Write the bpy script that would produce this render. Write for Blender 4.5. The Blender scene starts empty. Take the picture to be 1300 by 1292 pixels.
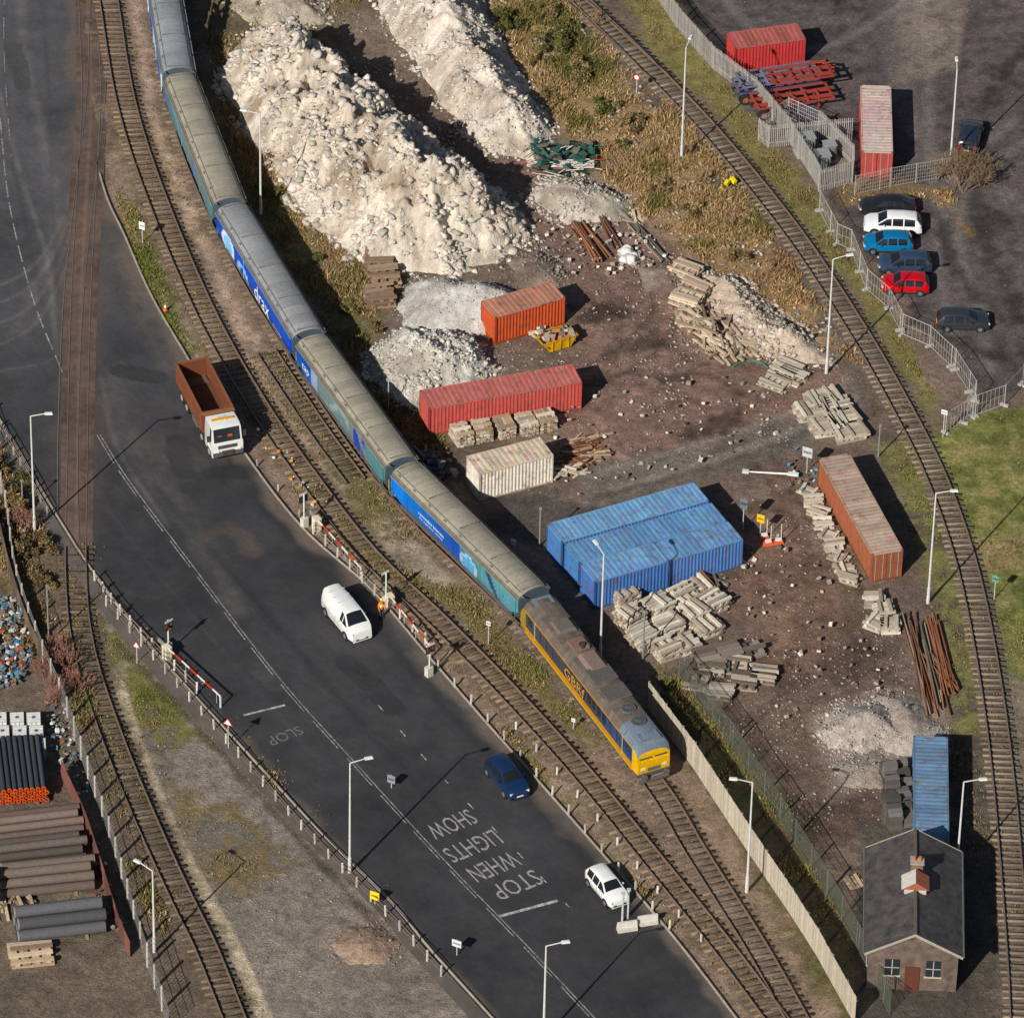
import bpy, math, random
import numpy as np
from math import radians, sin, cos, pi, atan2, sqrt
from mathutils import Vector, Matrix
random.seed(7); rng=np.random.default_rng(7)
U=random.uniform
scene=bpy.context.scene
# ---------------- camera / survey frame ----------------
F=8000.0; S0=17.0; D=F/S0; P=radians(37.5); RL=radians(1.3)
C=np.array([0,-D*cos(P),D*sin(P)])
f_=np.array([0,cos(P),-sin(P)]); r0=np.array([1.,0,0]); u0=np.array([0,sin(P),cos(P)])
r_=r0*cos(RL)+u0*sin(RL); u_=u0*cos(RL)-r0*sin(RL)
def G(px,py,z=0.0):
    d=f_+r_*(px-650)/F-u_*(py-646)/F
    t=(z-C[2])/d[2]
    q=C+d*t
    return np.array([q[0],q[1]])
def W(p): return G(p[0],p[1])
def PW(pts): return np.array([W(p) for p in pts])
def ang(p0,p1):
    a=W(p0);b=W(p1); return atan2(b[1]-a[1],b[0]-a[0])
cd=bpy.data.cameras.new("camera"); cam=bpy.data.objects.new("camera",cd); scene.collection.objects.link(cam)
M=Matrix(((r_[0],u_[0],-f_[0],C[0]),(r_[1],u_[1],-f_[1],C[1]),(r_[2],u_[2],-f_[2],C[2]),(0,0,0,1)))
cam.matrix_world=M
cd.sensor_width=36; cd.lens=36*F/1300; cd.clip_start=10; cd.clip_end=6000
scene.camera=cam
scene.view_settings.view_transform='Standard'; scene.view_settings.look='None'; scene.view_settings.exposure=0
# ---------------- light ----------------
az=(0.51,0.86); el=radians(33)
w=bpy.data.worlds.new("World"); scene.world=w; w.use_nodes=True
nt=w.node_tree; bg=nt.nodes['Background']; sk=nt.nodes.new('ShaderNodeTexSky'); sk.sky_type='NISHITA'; sk.sun_disc=False
sk.sun_elevation=el; sk.sun_rotation=atan2(-az[0],-az[1]); nt.links.new(sk.outputs[0],bg.inputs[0]); bg.inputs[1].default_value=0.05
sl=bpy.data.lights.new("sun",'SUN'); sl.energy=5.0; sl.angle=radians(0.5); sl.color=(1,0.955,0.87)
so=bpy.data.objects.new("sun",sl); scene.collection.objects.link(so)
so.rotation_mode='QUATERNION'; so.rotation_quaternion=Vector((az[0]*cos(el),az[1]*cos(el),-sin(el))).to_track_quat('-Z','Y')
# ---------------- materials ----------------
def vmat(name,rough=0.85,metal=0.0,amp=0.35,scale=3.0,fine=14.0,rust=0.0,bump=0.0,spec=0.3,coat=0,rvar=0,bd=.08,gain=1.15,sat=1.15):
    m=bpy.data.materials.new(name); m.use_nodes=True; n=m.node_tree.nodes; l=m.node_tree.links
    b=n['Principled BSDF']; b.inputs['Roughness'].default_value=rough; b.inputs['Metallic'].default_value=metal
    b.inputs['Specular IOR Level'].default_value=spec
    if coat: b.inputs['Coat Weight'].default_value=coat
    at=n.new('ShaderNodeAttribute'); at.attribute_name='Col'
    hs=n.new('ShaderNodeHueSaturation'); hs.inputs['Saturation'].default_value=sat; hs.inputs['Value'].default_value=gain; l.new(at.outputs['Color'],hs.inputs['Color'])
    g=n.new('ShaderNodeNewGeometry')
    n1=n.new('ShaderNodeTexNoise'); n1.inputs['Scale'].default_value=scale; n1.inputs['Detail'].default_value=6; n1.inputs['Roughness'].default_value=0.7
    n2=n.new('ShaderNodeTexNoise'); n2.inputs['Scale'].default_value=fine; n2.inputs['Detail'].default_value=3
    l.new(g.outputs['Position'],n1.inputs['Vector']); l.new(g.outputs['Position'],n2.inputs['Vector'])
    ad=n.new('ShaderNodeMath'); ad.operation='ADD'; l.new(n1.outputs['Fac'],ad.inputs[0]); l.new(n2.outputs['Fac'],ad.inputs[1])
    mr=n.new('ShaderNodeMapRange'); mr.inputs['From Min'].default_value=0.6; mr.inputs['From Max'].default_value=1.4
    mr.inputs['To Min'].default_value=1-amp; mr.inputs['To Max'].default_value=1+amp
    l.new(ad.outputs[0],mr.inputs['Value'])
    vm=n.new('ShaderNodeVectorMath'); vm.operation='SCALE'; l.new(hs.outputs['Color'],vm.inputs[0]); l.new(mr.outputs[0],vm.inputs['Scale'])
    out=vm.outputs[0]
    if rust>0:
        n3=n.new('ShaderNodeTexNoise'); n3.inputs['Scale'].default_value=1.3; n3.inputs['Detail'].default_value=9; n3.inputs['Roughness'].default_value=0.75
        l.new(g.outputs['Position'],n3.inputs['Vector'])
        rp=n.new('ShaderNodeMapRange'); rp.inputs['From Min'].default_value=0.62-rust*0.2; rp.inputs['From Max'].default_value=0.74-rust*0.12
        rp.inputs['To Max'].default_value=.85
        l.new(n3.outputs['Fac'],rp.inputs['Value'])
        mx=n.new('ShaderNodeMix'); mx.data_type='RGBA'; l.new(rp.outputs[0],mx.inputs['Factor']); l.new(out,mx.inputs[6]); mx.inputs[7].default_value=(0.15,0.075,0.045,1)
        out=mx.outputs[2]
    l.new(out,b.inputs['Base Color'])
    if rvar>0:
        n4=n.new('ShaderNodeTexNoise'); n4.inputs['Scale'].default_value=.25; n4.inputs['Detail'].default_value=4
        l.new(g.outputs['Position'],n4.inputs['Vector'])
        r2=n.new('ShaderNodeMapRange'); r2.inputs['From Min'].default_value=.4; r2.inputs['From Max'].default_value=.65; r2.inputs['To Min'].default_value=rough-rvar; r2.inputs['To Max'].default_value=rough+.1
        l.new(n4.outputs['Fac'],r2.inputs['Value']); l.new(r2.outputs[0],b.inputs['Roughness'])
    if bump>0:
        bp=n.new('ShaderNodeBump'); bp.inputs['Strength'].default_value=bump; bp.inputs['Distance'].default_value=bd
        l.new(ad.outputs[0],bp.inputs['Height']); l.new(bp.outputs[0],b.inputs['Normal'])
    return m
M_MAT=vmat("weathered",0.9,amp=0.3)
M_GLASS=vmat("dark_glass",0.08,amp=0.05,spec=0.8)
M_PAINT=vmat("car_paint",0.3,amp=0.05,scale=1,spec=0.5,coat=0.5,gain=1.05)
M_RUST=vmat("container_paint",0.6,amp=0.25,scale=1.6,rust=0.5,gain=1.2)
M_DIRTY=vmat("wagon_paint",0.55,amp=0.25,scale=1.2,fine=6,rust=0.05,gain=1.15)
M_METAL=vmat("steel",0.4,0.7,amp=0.2)
M_GROUND=vmat("earth",0.95,amp=0.55,scale=2.6,fine=8,bump=0.7,spec=0.15,bd=.12,gain=1.38,sat=1.2)
M_ASPH=vmat("asphalt",0.75,amp=0.2,scale=0.9,fine=12,bump=0.15,spec=0.35,rvar=.2,gain=1.12,sat=1.1)
M_VEG=vmat("foliage",0.8,amp=0.25,spec=0.15,gain=1.2,sat=1.15)
M_ROCK=vmat("rubble",0.95,amp=0.28,scale=1.5,fine=8,bump=0.7,spec=0.15,bd=.12,gain=1.2,sat=1.0)
M_MARK=vmat("road_paint",0.8,amp=0.75,scale=5,fine=16,gain=1.1,sat=1)
MATS=[M_MAT,M_GLASS,M_PAINT,M_RUST,M_DIRTY,M_METAL]
# ---------------- mesh helpers ----------------
def link(o,parent=None):
    scene.collection.objects.link(o)
    if parent: o.parent=parent
    return o
def np_mesh(name,V,Fc,col,mat,smooth=False,parent=None):
    me=bpy.data.meshes.new(name); k=Fc.shape[1]; n=len(Fc)
    me.vertices.add(len(V)); me.vertices.foreach_set('co',np.asarray(V,dtype=np.float32).ravel())
    me.loops.add(n*k); me.loops.foreach_set('vertex_index',Fc.astype(np.int32).ravel())
    me.polygons.add(n); me.polygons.foreach_set('loop_start',(np.arange(n)*k).astype(np.int32)); me.polygons.foreach_set('loop_total',np.full(n,k,dtype=np.int32))
    me.update(calc_edges=True)
    if len(col)==len(V):
        a=me.color_attributes.new('Col','FLOAT_COLOR','POINT'); c=np.ones((len(V),4),dtype=np.float32); c[:,:3]=col
    else:
        a=me.color_attributes.new('Col','FLOAT_COLOR','CORNER'); c=np.ones((n*k,4),dtype=np.float32); c[:,:3]=np.repeat(col,k,axis=0)
    a.data.foreach_set('color',np.clip(c,0,1).ravel())
    if smooth: me.polygons.foreach_set('use_smooth',np.ones(n,dtype=bool))
    me.materials.append(mat); me.validate()
    return link(bpy.data.objects.new(name,me),parent)
BF=[(0,3,2,1),(4,5,6,7),(0,1,5,4),(1,2,6,5),(2,3,7,6),(3,0,4,7)]
class MB:
    def __init__(s): s.v=[];s.f=[];s.c=[];s.m=[]
    def add(s,vs,fs,col,mi=0):
        o=len(s.v); s.v+= [tuple(v) for v in vs]
        for i,f in enumerate(fs):
            s.f.append(tuple(o+j for j in f)); s.c.append(col[i] if isinstance(col,list) else col); s.m.append(mi[i] if isinstance(mi,list) else mi)
    def box(s,c,size,col,rz=0,ry=0,rx=0,mi=0,tx=1,ty=1):
        hx,hy,hz=size[0]/2,size[1]/2,size[2]/2
        vs=[(-hx,-hy,-hz),(hx,-hy,-hz),(hx,hy,-hz),(-hx,hy,-hz),(-hx*tx,-hy*ty,hz),(hx*tx,-hy*ty,hz),(hx*tx,hy*ty,hz),(-hx*tx,hy*ty,hz)]
        if rz or ry or rx:
            R=Matrix.Rotation(rz,3,'Z')@Matrix.Rotation(ry,3,'Y')@Matrix.Rotation(rx,3,'X')
            vs=[R@Vector(v) for v in vs]
        vs=[(v[0]+c[0],v[1]+c[1],v[2]+c[2]) for v in vs]
        s.add(vs,BF,col,mi)
    def cyl(s,p0,p1,ra,rb,col,n=8,mi=0,cap=None):
        a=Vector(p0);b=Vector(p1);d=(b-a).normalized()
        x=d.orthogonal().normalized();y=d.cross(x)
        vs=[];
        for q,r in((a,ra),(b,rb)):
            for i in range(n):
                t=2*pi*i/n; vs.append(q+x*(r*cos(t))+y*(r*sin(t)))
        fs=[(i,(i+1)%n,n+(i+1)%n,n+i) for i in range(n)]+[tuple(range(n-1,-1,-1)),tuple(range(n,2*n))]
        cc=col if cap is None else [col]*n+[cap,cap]
        s.add(vs,fs,cc,mi)
    def loft(s,secs,colf,mif=0,caps=True,closed=True):
        n=len(secs[0]); vs=[p for q in secs for p in q]; fs=[];cs=[];ms=[]
        rngn=n if closed else n-1
        for i in range(len(secs)-1):
            for j in range(rngn):
                fs.append((i*n+j,(i+1)*n+j,(i+1)*n+(j+1)%n,i*n+(j+1)%n))
                cs.append(colf(i,j) if callable(colf) else colf); ms.append(mif(i,j) if callable(mif) else mif)
        if caps:
            fs.append(tuple(range(n))); fs.append(tuple((len(secs)-1)*n+j for j in range(n-1,-1,-1)))
            for e in (0,len(secs)-2): cs.append(colf(e,-1) if callable(colf) else colf); ms.append(mif(e,-1) if callable(mif) else mif)
        s.add(vs,fs,cs,ms)
    def quad(s,a,b,c,d,col,mi=0): s.add([a,b,c,d],[(0,1,2,3)],col,mi)
    def make(s,name,loc=(0,0),rz=0,z=0,mats=None,smooth=None,parent=None):
        me=bpy.data.meshes.new(name); me.from_pydata(s.v,[],s.f); me.update()
        a=me.color_attributes.new('Col','FLOAT_COLOR','CORNER')
        lt=np.array([len(f) for f in s.f]); c=np.ones((lt.sum(),4),dtype=np.float32); c[:,:3]=np.repeat(np.array([x[:3] for x in s.c]),lt,axis=0)
        a.data.foreach_set('color',c.ravel())
        for m in (mats or MATS): me.materials.append(m)
        me.polygons.foreach_set('material_index',np.array(s.m,dtype=np.int32))
        if smooth: 
            me.polygons.foreach_set('use_smooth',np.ones(len(s.f),dtype=bool)); me.set_sharp_from_angle(angle=radians(smooth))
        o=bpy.data.objects.new(name,me); o.location=(loc[0],loc[1],z); o.rotation_euler=(0,0,rz)
        link(o,parent)
        return o
def vc(c,a=0.15):
    k=1+U(-a,a); return (c[0]*k,c[1]*k,c[2]*k)
TB=rng.random((256,256))
def vn(x,y,o=0):
    x=x+o*17.3;y=y+o*9.7
    xi=np.floor(x).astype(int);yi=np.floor(y).astype(int);fx=x-xi;fy=y-yi
    fx=fx*fx*(3-2*fx);fy=fy*fy*(3-2*fy)
    a=TB[xi&255,yi&255];b=TB[(xi+1)&255,yi&255];c=TB[xi&255,(yi+1)&255];d=TB[(xi+1)&255,(yi+1)&255]
    return (a*(1-fx)+b*fx)*(1-fy)+(c*(1-fx)+d*fx)*fy
def fbm(x,y,s=1.0,oc=4,o=0,g=0.55):
    t=0;a=1;n=0
    x,y=x*.8-y*.6,x*.6+y*.8
    for i in range(oc):
        t=t+a*vn(x*s,y*s,o+i*3);n+=a;a*=g;s*=2.03;x,y=x*.6-y*.8,x*.8+y*.6
    return t/n*2-1
def sdf(poly,X,Y):
    d=np.full(X.shape,1e9);ins=np.zeros(X.shape,bool);n=len(poly)
    for i in range(n):
        ax,ay=poly[i];bx,by=poly[(i+1)%n];ex,ey=bx-ax,by-ay
        wx,wy=X-ax,Y-ay;t=np.clip((wx*ex+wy*ey)/(ex*ex+ey*ey+1e-9),0,1)
        d=np.minimum(d,(wx-ex*t)**2+(wy-ey*t)**2)
        cr=((ay>Y)!=(by>Y))&(X<(bx-ax)*(Y-ay)/((by-ay) if abs(by-ay)>1e-9 else 1e-9)+ax)
        ins^=cr
    d=np.sqrt(d);return np.where(ins,-d,d)
def cdist(cur,X,Y):
    d=np.full(X.shape,1e9)
    for i in range(len(cur)-1):
        ax,ay=cur[i];bx,by=cur[i+1];ex,ey=bx-ax,by-ay
        wx,wy=X-ax,Y-ay;t=np.clip((wx*ex+wy*ey)/(ex*ex+ey*ey+1e-9),0,1)
        d=np.minimum(d,(wx-ex*t)**2+(wy-ey*t)**2)
    return np.sqrt(d)
def curve(px,step=0.5):
    p=PW(px); n=len(p)
    pp=np.vstack([2*p[0]-p[1],p,2*p[-1]-p[-2]]); out=[]
    for i in range(1,n):
        a,b,c,d=pp[i-1],pp[i],pp[i+1],pp[i+2]
        for t in np.linspace(0,1,12,endpoint=False):
            out.append(0.5*((2*b)+(-a+c)*t+(2*a-5*b+4*c-d)*t*t+(-a+3*b-3*c+d)*t**3))
    out.append(p[-1]); out=np.array(out)
    s=np.r_[0,np.cumsum(np.hypot(*np.diff(out,axis=0).T))]
    m=max(2,int(s[-1]/step)); q=np.linspace(0,s[-1],m+1)
    return np.c_[np.interp(q,s,out[:,0]),np.interp(q,s,out[:,1])]
def normals(c):
    t=np.gradient(c,axis=0); t/=np.hypot(t[:,0],t[:,1])[:,None]; return t,np.c_[-t[:,1],t[:,0]]
def sweep(name,c,off,w_,z0,z1,col,mat,parent=None):
    t,n=normals(c); a=c+n*(off-w_/2); b=c+n*(off+w_/2); m=len(c)
    V=np.vstack([np.c_[a,np.full(m,z0)],np.c_[a,np.full(m,z1)],np.c_[b,np.full(m,z1)],np.c_[b,np.full(m,z0)]])
    i=np.arange(m-1);Fc=[]
    for k in range(3): Fc.append(np.c_[i+k*m,i+1+k*m,i+1+(k+1)*m,i+(k+1)*m][:,::-1])
    Fc=np.vstack(Fc); cc=np.tile(np.array(col),(len(Fc),1))*rng.uniform(.85,1.15,(len(Fc),1))
    return np_mesh(name,V,Fc,cc,mat,parent=parent)
# ---------------- layout curves ----------------
T1=[(190,-160),(198,-80),(207,0),(228,146),(293,308),(395,476),(512,637),(680,805),(826,990),(885,1085),(958,1200),(1015,1300)]
T2=[(120,-160),(128,-60),(138,0),(160,130),(198,250),(262,400),(330,520),(400,620),(470,708),(556,790),(640,875),(740,985),(830,1095),(915,1200),(990,1300)]
T3=[(112,-160),(112,0),(116,120),(110,240),(102,400),(98,600),(97,740),(108,830),(140,930),(180,1030),(230,1140),(262,1205),(300,1300)]
T4=[(338,448),(372,500),(410,556),(452,612)]
T5=[(640,-100),(735,0),(812,75),(905,172),(1005,295),(1085,415),(1143,515),(1190,610),(1228,720),(1255,850),(1275,1000),(1292,1200),(1298,1310)]
T6=[(590,-100),(715,-10),(775,42),(840,102)]
RR=[(96,-160),(97,0),(104,110),(132,235),(160,300),(195,378),(240,455),(302,560),(384,668),(470,745),(545,832),(620,918),(700,1008),(800,1122),(870,1205),(950,1310)]
RLt=[(-230,-160),(-220,50),(-180,260),(-110,400),(-50,470),(0,535),(62,640),(128,742),(200,832),(300,942),(400,1050),(500,1150),(545,1205),(640,1310)]
cT={k:curve(v,0.35) for k,v in dict(T1=T1,T2=T2,T3=T3,T4=T4,T5=T5,T6=T6).items()}
cRR=curve(RR,0.5); cRL=curve(RLt,0.5)
# ---------------- ground ----------------
def lin(a,b,s): return np.arange(a,b,s)
gx=np.r_[-3000,-1200,-500,-200,-100,-70,lin(-52,52,0.17),70,100,200,500,1200,3000]
gy=np.r_[-600,-300,-150,-90,lin(-66,84,0.17),100,150,300,700,1600,4000]
X,Y=np.meshgrid(gx,gy); shp=X.shape
core=(np.abs(X)<56)&(Y>-70)&(Y<88)
N1=fbm(X,Y,0.25,4,1);N2=fbm(X,Y,1.1,4,5);N3=fbm(X,Y,0.08,3,9);N4=fbm(X,Y,3.2,2,13)
NW=rng.normal(0,1,shp)
col=np.zeros(shp+(3,)); col[:]=(0.125,0.096,0.08)
col*= (1+0.4*N1+0.3*N3+0.3*N2)[...,None]
def blend(mask,c,var=0.2):
    global col
    cc=np.array(c)[None,None,:]*(1+var*(N2*1.5+0.9*N1))[...,None]
    col=col*(1-mask[...,None])+cc*mask[...,None]
def pr(px,c,soft=0.5,na=1.0,st=1.0,var=0.25,thr=None):
    poly=PW(px); b0=poly.min(0)-3;b1=poly.max(0)+3
    m=(X>b0[0])&(X<b1[0])&(Y>b0[1])&(Y<b1[1]); mk=np.zeros(shp)
    if not m.any(): return
    s=sdf(poly,X[m],Y[m])+na*(N2[m]+N1[m]); mk[m]=np.clip(0.5-s/(2*soft),0,1)*st
    if thr is not None: mk*=np.clip((N1+0.7*N2-thr)*3,0,1)
    blend(mk,c,var)
def pc(cur,hw,c,soft=0.4,na=0.5,st=1.0,var=0.25,thr=None):
    if not isinstance(cur,np.ndarray): cur=curve(cur,1.5)
    else: cur=cur[::4]
    b0=cur.min(0)-hw-3;b1=cur.max(0)+hw+3
    m=(X>b0[0])&(X<b1[0])&(Y>b0[1])&(Y<b1[1])&core; mk=np.zeros(shp)
    s=cdist(cur,X[m],Y[m])-hw+na*(N2[m]+N1[m]*.5); mk[m]=np.clip(0.5-s/(2*soft),0,1)*st
    if thr is not None: mk*=np.clip((N1+0.7*N2-thr)*3,0,1)
    blend(mk,c,var)
GR=(0.13,0.125,0.055); FLD=(0.12,0.125,0.05); MOSS=(0.12,0.105,0.055); STRAW=(0.23,0.16,0.10)
pr([(96,-160),(104,110),(150,270),(240,450),(384,668),(545,832),(700,1008),(870,1205),(950,1310),(1120,1310),(1000,1150),(860,960),(700,790),(540,640),(420,480),(325,320),(265,150),(240,-160)],(0.17,0.128,0.10),0.5,0.5)
pc([(168,-100),(175,0),(200,130),(240,280),(305,420),(380,530),(440,610)],1.1,(0.31,0.235,0.185),0.5,0.3,0.9)
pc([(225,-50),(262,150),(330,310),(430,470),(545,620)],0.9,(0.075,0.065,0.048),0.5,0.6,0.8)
pr([(140,230),(175,260),(235,420),(262,450),(225,440),(185,370)],GR,0.4,0.8,1)
pr([(345,570),(380,580),(470,690),(600,770),(560,780),(455,720),(385,650)],MOSS,0.4,1.0,1,thr=-.3)
pr([(410,590),(470,600),(560,680),(540,710),(470,680)],MOSS,0.5,1.0,.8)
pr([(545,745),(600,735),(640,800),(760,900),(800,960),(740,940),(640,850)],MOSS,0.5,1.2,1)
pr([(470,660),(545,650),(600,720),(560,750),(500,720)],(0.26,0.215,0.17),0.4,0.4,0.9)
pr([(395,690),(430,690),(560,800),(540,820)],(0.2,0.17,0.145),0.3,0.4,0.8)
pr([(480,760),(545,825),(620,905),(720,1020),(830,1140),(860,1190),(880,1190),(830,1100),(740,1000),(640,890),(540,795)],(0.2,0.155,0.12),0.4,0.6,.8)
pr([(600,900),(760,1080),(850,1180),(870,1180),(780,1070),(640,915)],MOSS,0.4,1,1,thr=-.1)
pr([(850,1010),(900,1080),(960,1180),(1000,1290),(1040,1290),(950,1130),(870,1000)],(0.24,0.18,0.135),0.4,0.5,.9)
pr([(262,40),(300,60),(340,190),(440,310),(520,350),(480,430),(470,520),(420,440),(330,300),(280,150)],(0.12,0.1,0.06),0.8,1.5)
pr([(440,420),(500,480),(560,560),(560,620),(500,560),(440,480)],(0.09,0.08,0.05),0.6,1.2)
pr([(255,-160),(460,-160),(470,0),(420,60),(270,60)],(0.12,0.098,0.07),0.8,1.5)
pr([(620,180),(720,220),(860,300),(960,430),(1080,480),(1000,560),(760,620),(700,560),(740,440),(680,300)],(0.16,0.108,0.09),1.0,1.5,.8,.35)
pr([(730,590),(860,570),(1000,530),(1100,480),(1140,520),(1060,555),(880,610),(790,660),(740,650)],(0.115,0.1,0.09),0.6,0.6,.9)
pc([(780,620),(900,585),(1010,545),(1110,495)],0.25,(0.18,0.16,0.145),0.3,0.2,.8)
pc([(760,600),(900,560),(1000,525),(1090,480)],0.2,(0.18,0.16,0.145),0.3,0.2,.8)
pc([(760,630),(880,600),(1000,560),(1100,520)],0.2,(0.06,0.052,0.048),0.3,0.2,.7)
for q in ([(740,470),(800,430),(830,380),(800,340)],[(760,490),(830,450),(860,400),(840,360)],[(720,390),(790,400),(850,440),(940,500)],[(780,640),(900,640),(990,700),(1010,800),(990,880)],[(960,590),(1000,650),(1040,760),(1060,870)],[(980,580),(1020,640),(1070,740),(1090,860)]):
    pc(q,0.22,(0.055,0.04,0.034),0.3,0.25,.75)
for q,r in (((800,440),1.6),((760,400),1.2),((905,540),1.3),((860,480),1.0),((1000,760),1.8),((960,840),1.5),((1060,830),1.6),((1030,900),1.5),((1070,1040),2),((750,560),1),((980,640),1.4)):
    pc([(q[0]-20,q[1]+6),(q[0]+20,q[1]-6)],r*.7,(0.05,0.038,0.032),0.5,0.9,.8)
pr([(600,640),(700,620),(760,650),(690,700),(640,690)],(0.06,0.054,0.05),0.6,0.8,.9)
pr([(820,700),(1000,680),(1090,760),(1150,900),(1140,1020),(1100,1120),(1000,1080),(900,900)],(0.085,0.062,0.05),1,1.6,.7,.4)
pr([(900,700),(1000,600),(1080,760),(1040,860),(960,840)],(0.15,0.1,0.078),1,1.8,.6,.4)
pr([(1010,900),(1120,880),(1200,900),(1190,960),(1060,1000)],(0.23,0.185,0.16),0.8,1.6,.8)
pr([(870,860),(1000,1010),(1100,1200),(1120,1310),(1060,1310),(900,1010),(840,880)],(0.085,0.075,0.042),0.5,1,1,thr=-.35)
pr([(560,-120),(700,-60),(745,30),(850,130),(960,260),(1060,400),(1110,480),(1060,450),(960,400),(880,320),(800,270),(740,200),(690,130),(620,30)],STRAW,0.8,1.4,1,.35)
pr([(660,100),(760,180),(860,290),(960,370),(900,360),(780,260),(700,180)],(0.22,0.16,0.12),.8,1.5,.8,.3,thr=-.1)
pr([(560,-120),(680,-60),(740,40),(820,130),(760,140),(690,90),(620,20)],(0.11,0.105,0.045),0.8,1.6,.9,thr=-.1)
pc(cT['T5'],2.6,(0.105,0.083,0.067),0.6,0.6)
pc(cT['T6'],2.0,(0.12,0.10,0.075),0.6,0.6,.7)
pr([(760,-100),(845,-60),(935,120),(1030,240),(1110,370),(1195,500),(1190,560),(1150,480),(1090,380),(1010,270),(910,150),(820,60)],(0.14,0.125,0.06),0.5,1.0)
pr([(860,180),(960,220),(1000,300),(960,300),(900,240)],(0.085,0.07,0.045),0.8,1)
pr([(850,-160),(862,0),(935,90),(1000,180),(1060,262),(1130,360),(1180,420),(1245,510),(1330,480),(1500,480),(1500,-160)],(0.072,0.061,0.06),0.25,0.2,1,0.42)
pr([(1145,-160),(1235,-160),(1228,0),(1215,90),(1130,110),(1140,0)],(0.15,0.125,0.11),0.3,0.15,.9,.35)
pc([(1150,-50),(1140,60),(1170,190),(1300,260)],1.2,(0.12,0.105,0.1),0.5,0.5,.6)
for q in ([(1300,180),(1230,240),(1220,330),(1260,470)],[(1290,150),(1205,230),(1190,320),(1215,460)],[(1180,-50),(1178,100),(1190,250),(1250,400)],[(900,-30),(960,40),(1050,60),(1180,-20)]): pc(q,0.35,(0.15,0.135,0.13),0.4,0.4,.6)
for q in ([(1300,60),(1250,140),(1240,260),(1290,400)],[(1190,270),(1210,330),(1240,380)],[(1160,390),(1180,420),(1260,450)],[(870,0),(900,50),(980,150)]): pc(q,0.55,(0.036,0.032,0.032),0.4,0.5,.8)
pr([(1060,220),(1210,240),(1230,300),(1180,250),(1110,262),(1070,262)],(0.15,0.11,0.07),0.3,0.8,.9)
pr([(1000,150),(1080,185),(1082,232),(1040,240)],(0.17,0.145,0.12),0.3,0.3,.9)
pr([(1175,560),(1245,522),(1500,505),(1500,900),(1340,900),(1290,880),(1262,760),(1215,640)],FLD,0.4,0.6,1,.45)
pr([(1190,560),(1500,510),(1500,900),(1300,880)],(0.17,0.145,0.075),0.6,1,.8,.3,thr=-.05)
pr([(1230,680),(1300,680),(1300,720),(1250,725)],(0.24,0.18,0.12),0.5,1.5,.9)
pr([(1275,860),(1500,860),(1500,1320),(1320,1320),(1300,1100)],(0.15,0.125,0.098),0.6,1)
pr([(1110,560),(1160,560),(1225,740),(1245,900),(1255,1000),(1200,980),(1210,860),(1170,720)],GR,0.5,1.2,.9,thr=-.4)
pr([(1205,930),(1250,930),(1275,1310),(1215,1310)],(0.07,0.06,0.05),0.5,0.6)
pr([(128,745),(200,835),(300,945),(400,1053),(545,1208),(640,1315),(310,1315),(250,1160),(190,1020),(120,850)],(0.15,0.132,0.115),0.3,0.3,1,0.28)
pr([(130,790),(200,850),(260,930),(200,960),(150,880)],(0.12,0.115,0.05),0.5,1.5,1,thr=-.5)
pr([(205,990),(300,1020),(380,1100),(300,1150),(230,1080)],(0.13,0.1,0.06),0.6,1.6,.9,thr=-.4)
pr([(150,750),(300,900),(420,1030),(560,1200),(600,1240),(560,1240),(400,1070),(280,940),(160,800)],(0.12,0.105,0.055),0.4,0.9,.8,thr=0)
pc([(150,870),(175,950),(215,1050),(262,1140),(298,1205),(340,1300)],0.55,(0.32,0.27,0.205),0.12,0.1)
pr([(330,1130),(450,1140),(560,1220),(600,1315),(360,1315)],(0.17,0.145,0.125),0.6,1.2,.7)
pc([(150,820),(230,900),(330,1010),(430,1120),(500,1200)],0.35,(0.06,0.052,0.043),0.2,0.2,.8)
pr([(-200,560),(20,560),(75,700),(85,800),(120,900),(160,1030),(215,1200),(250,1315),(-200,1315)],(0.105,0.085,0.068),0.5,0.8)
pr([(-100,540),(0,560),(60,650),(70,800),(40,830),(-100,700)],(0.11,0.085,0.055),0.6,1.4,.8)
for k,hw in (('T1',1.7),('T2',1.6),('T4',1.1)): pc(cT[k],hw,(0.14,0.108,0.084) if k!='T2' else (0.128,0.1,0.075),0.4,0.5,.9)
pc(cT['T3'],1.6,(0.105,0.082,0.063),0.4,0.4,.95)
pr([(430,560),(480,600),(500,680),(440,640)],(0.1,0.088,0.048),.4,1,.8)
pr([(1090,1040),(1225,1050),(1240,1315),(1080,1315)],(0.06,0.053,0.047),0.4,0.4)
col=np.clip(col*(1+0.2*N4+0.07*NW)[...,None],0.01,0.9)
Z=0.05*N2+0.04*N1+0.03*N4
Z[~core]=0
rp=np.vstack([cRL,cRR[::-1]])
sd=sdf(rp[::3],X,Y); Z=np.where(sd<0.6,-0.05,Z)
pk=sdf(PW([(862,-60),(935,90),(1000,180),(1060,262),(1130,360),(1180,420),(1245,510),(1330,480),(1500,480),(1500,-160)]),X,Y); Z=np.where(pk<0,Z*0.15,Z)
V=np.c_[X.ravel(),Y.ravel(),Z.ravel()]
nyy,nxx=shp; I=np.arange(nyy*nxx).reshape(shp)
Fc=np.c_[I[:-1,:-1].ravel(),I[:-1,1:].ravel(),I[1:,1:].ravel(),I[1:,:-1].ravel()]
np_mesh("ground",V,Fc,col.reshape(-1,3),M_GROUND,smooth=True)
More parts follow.
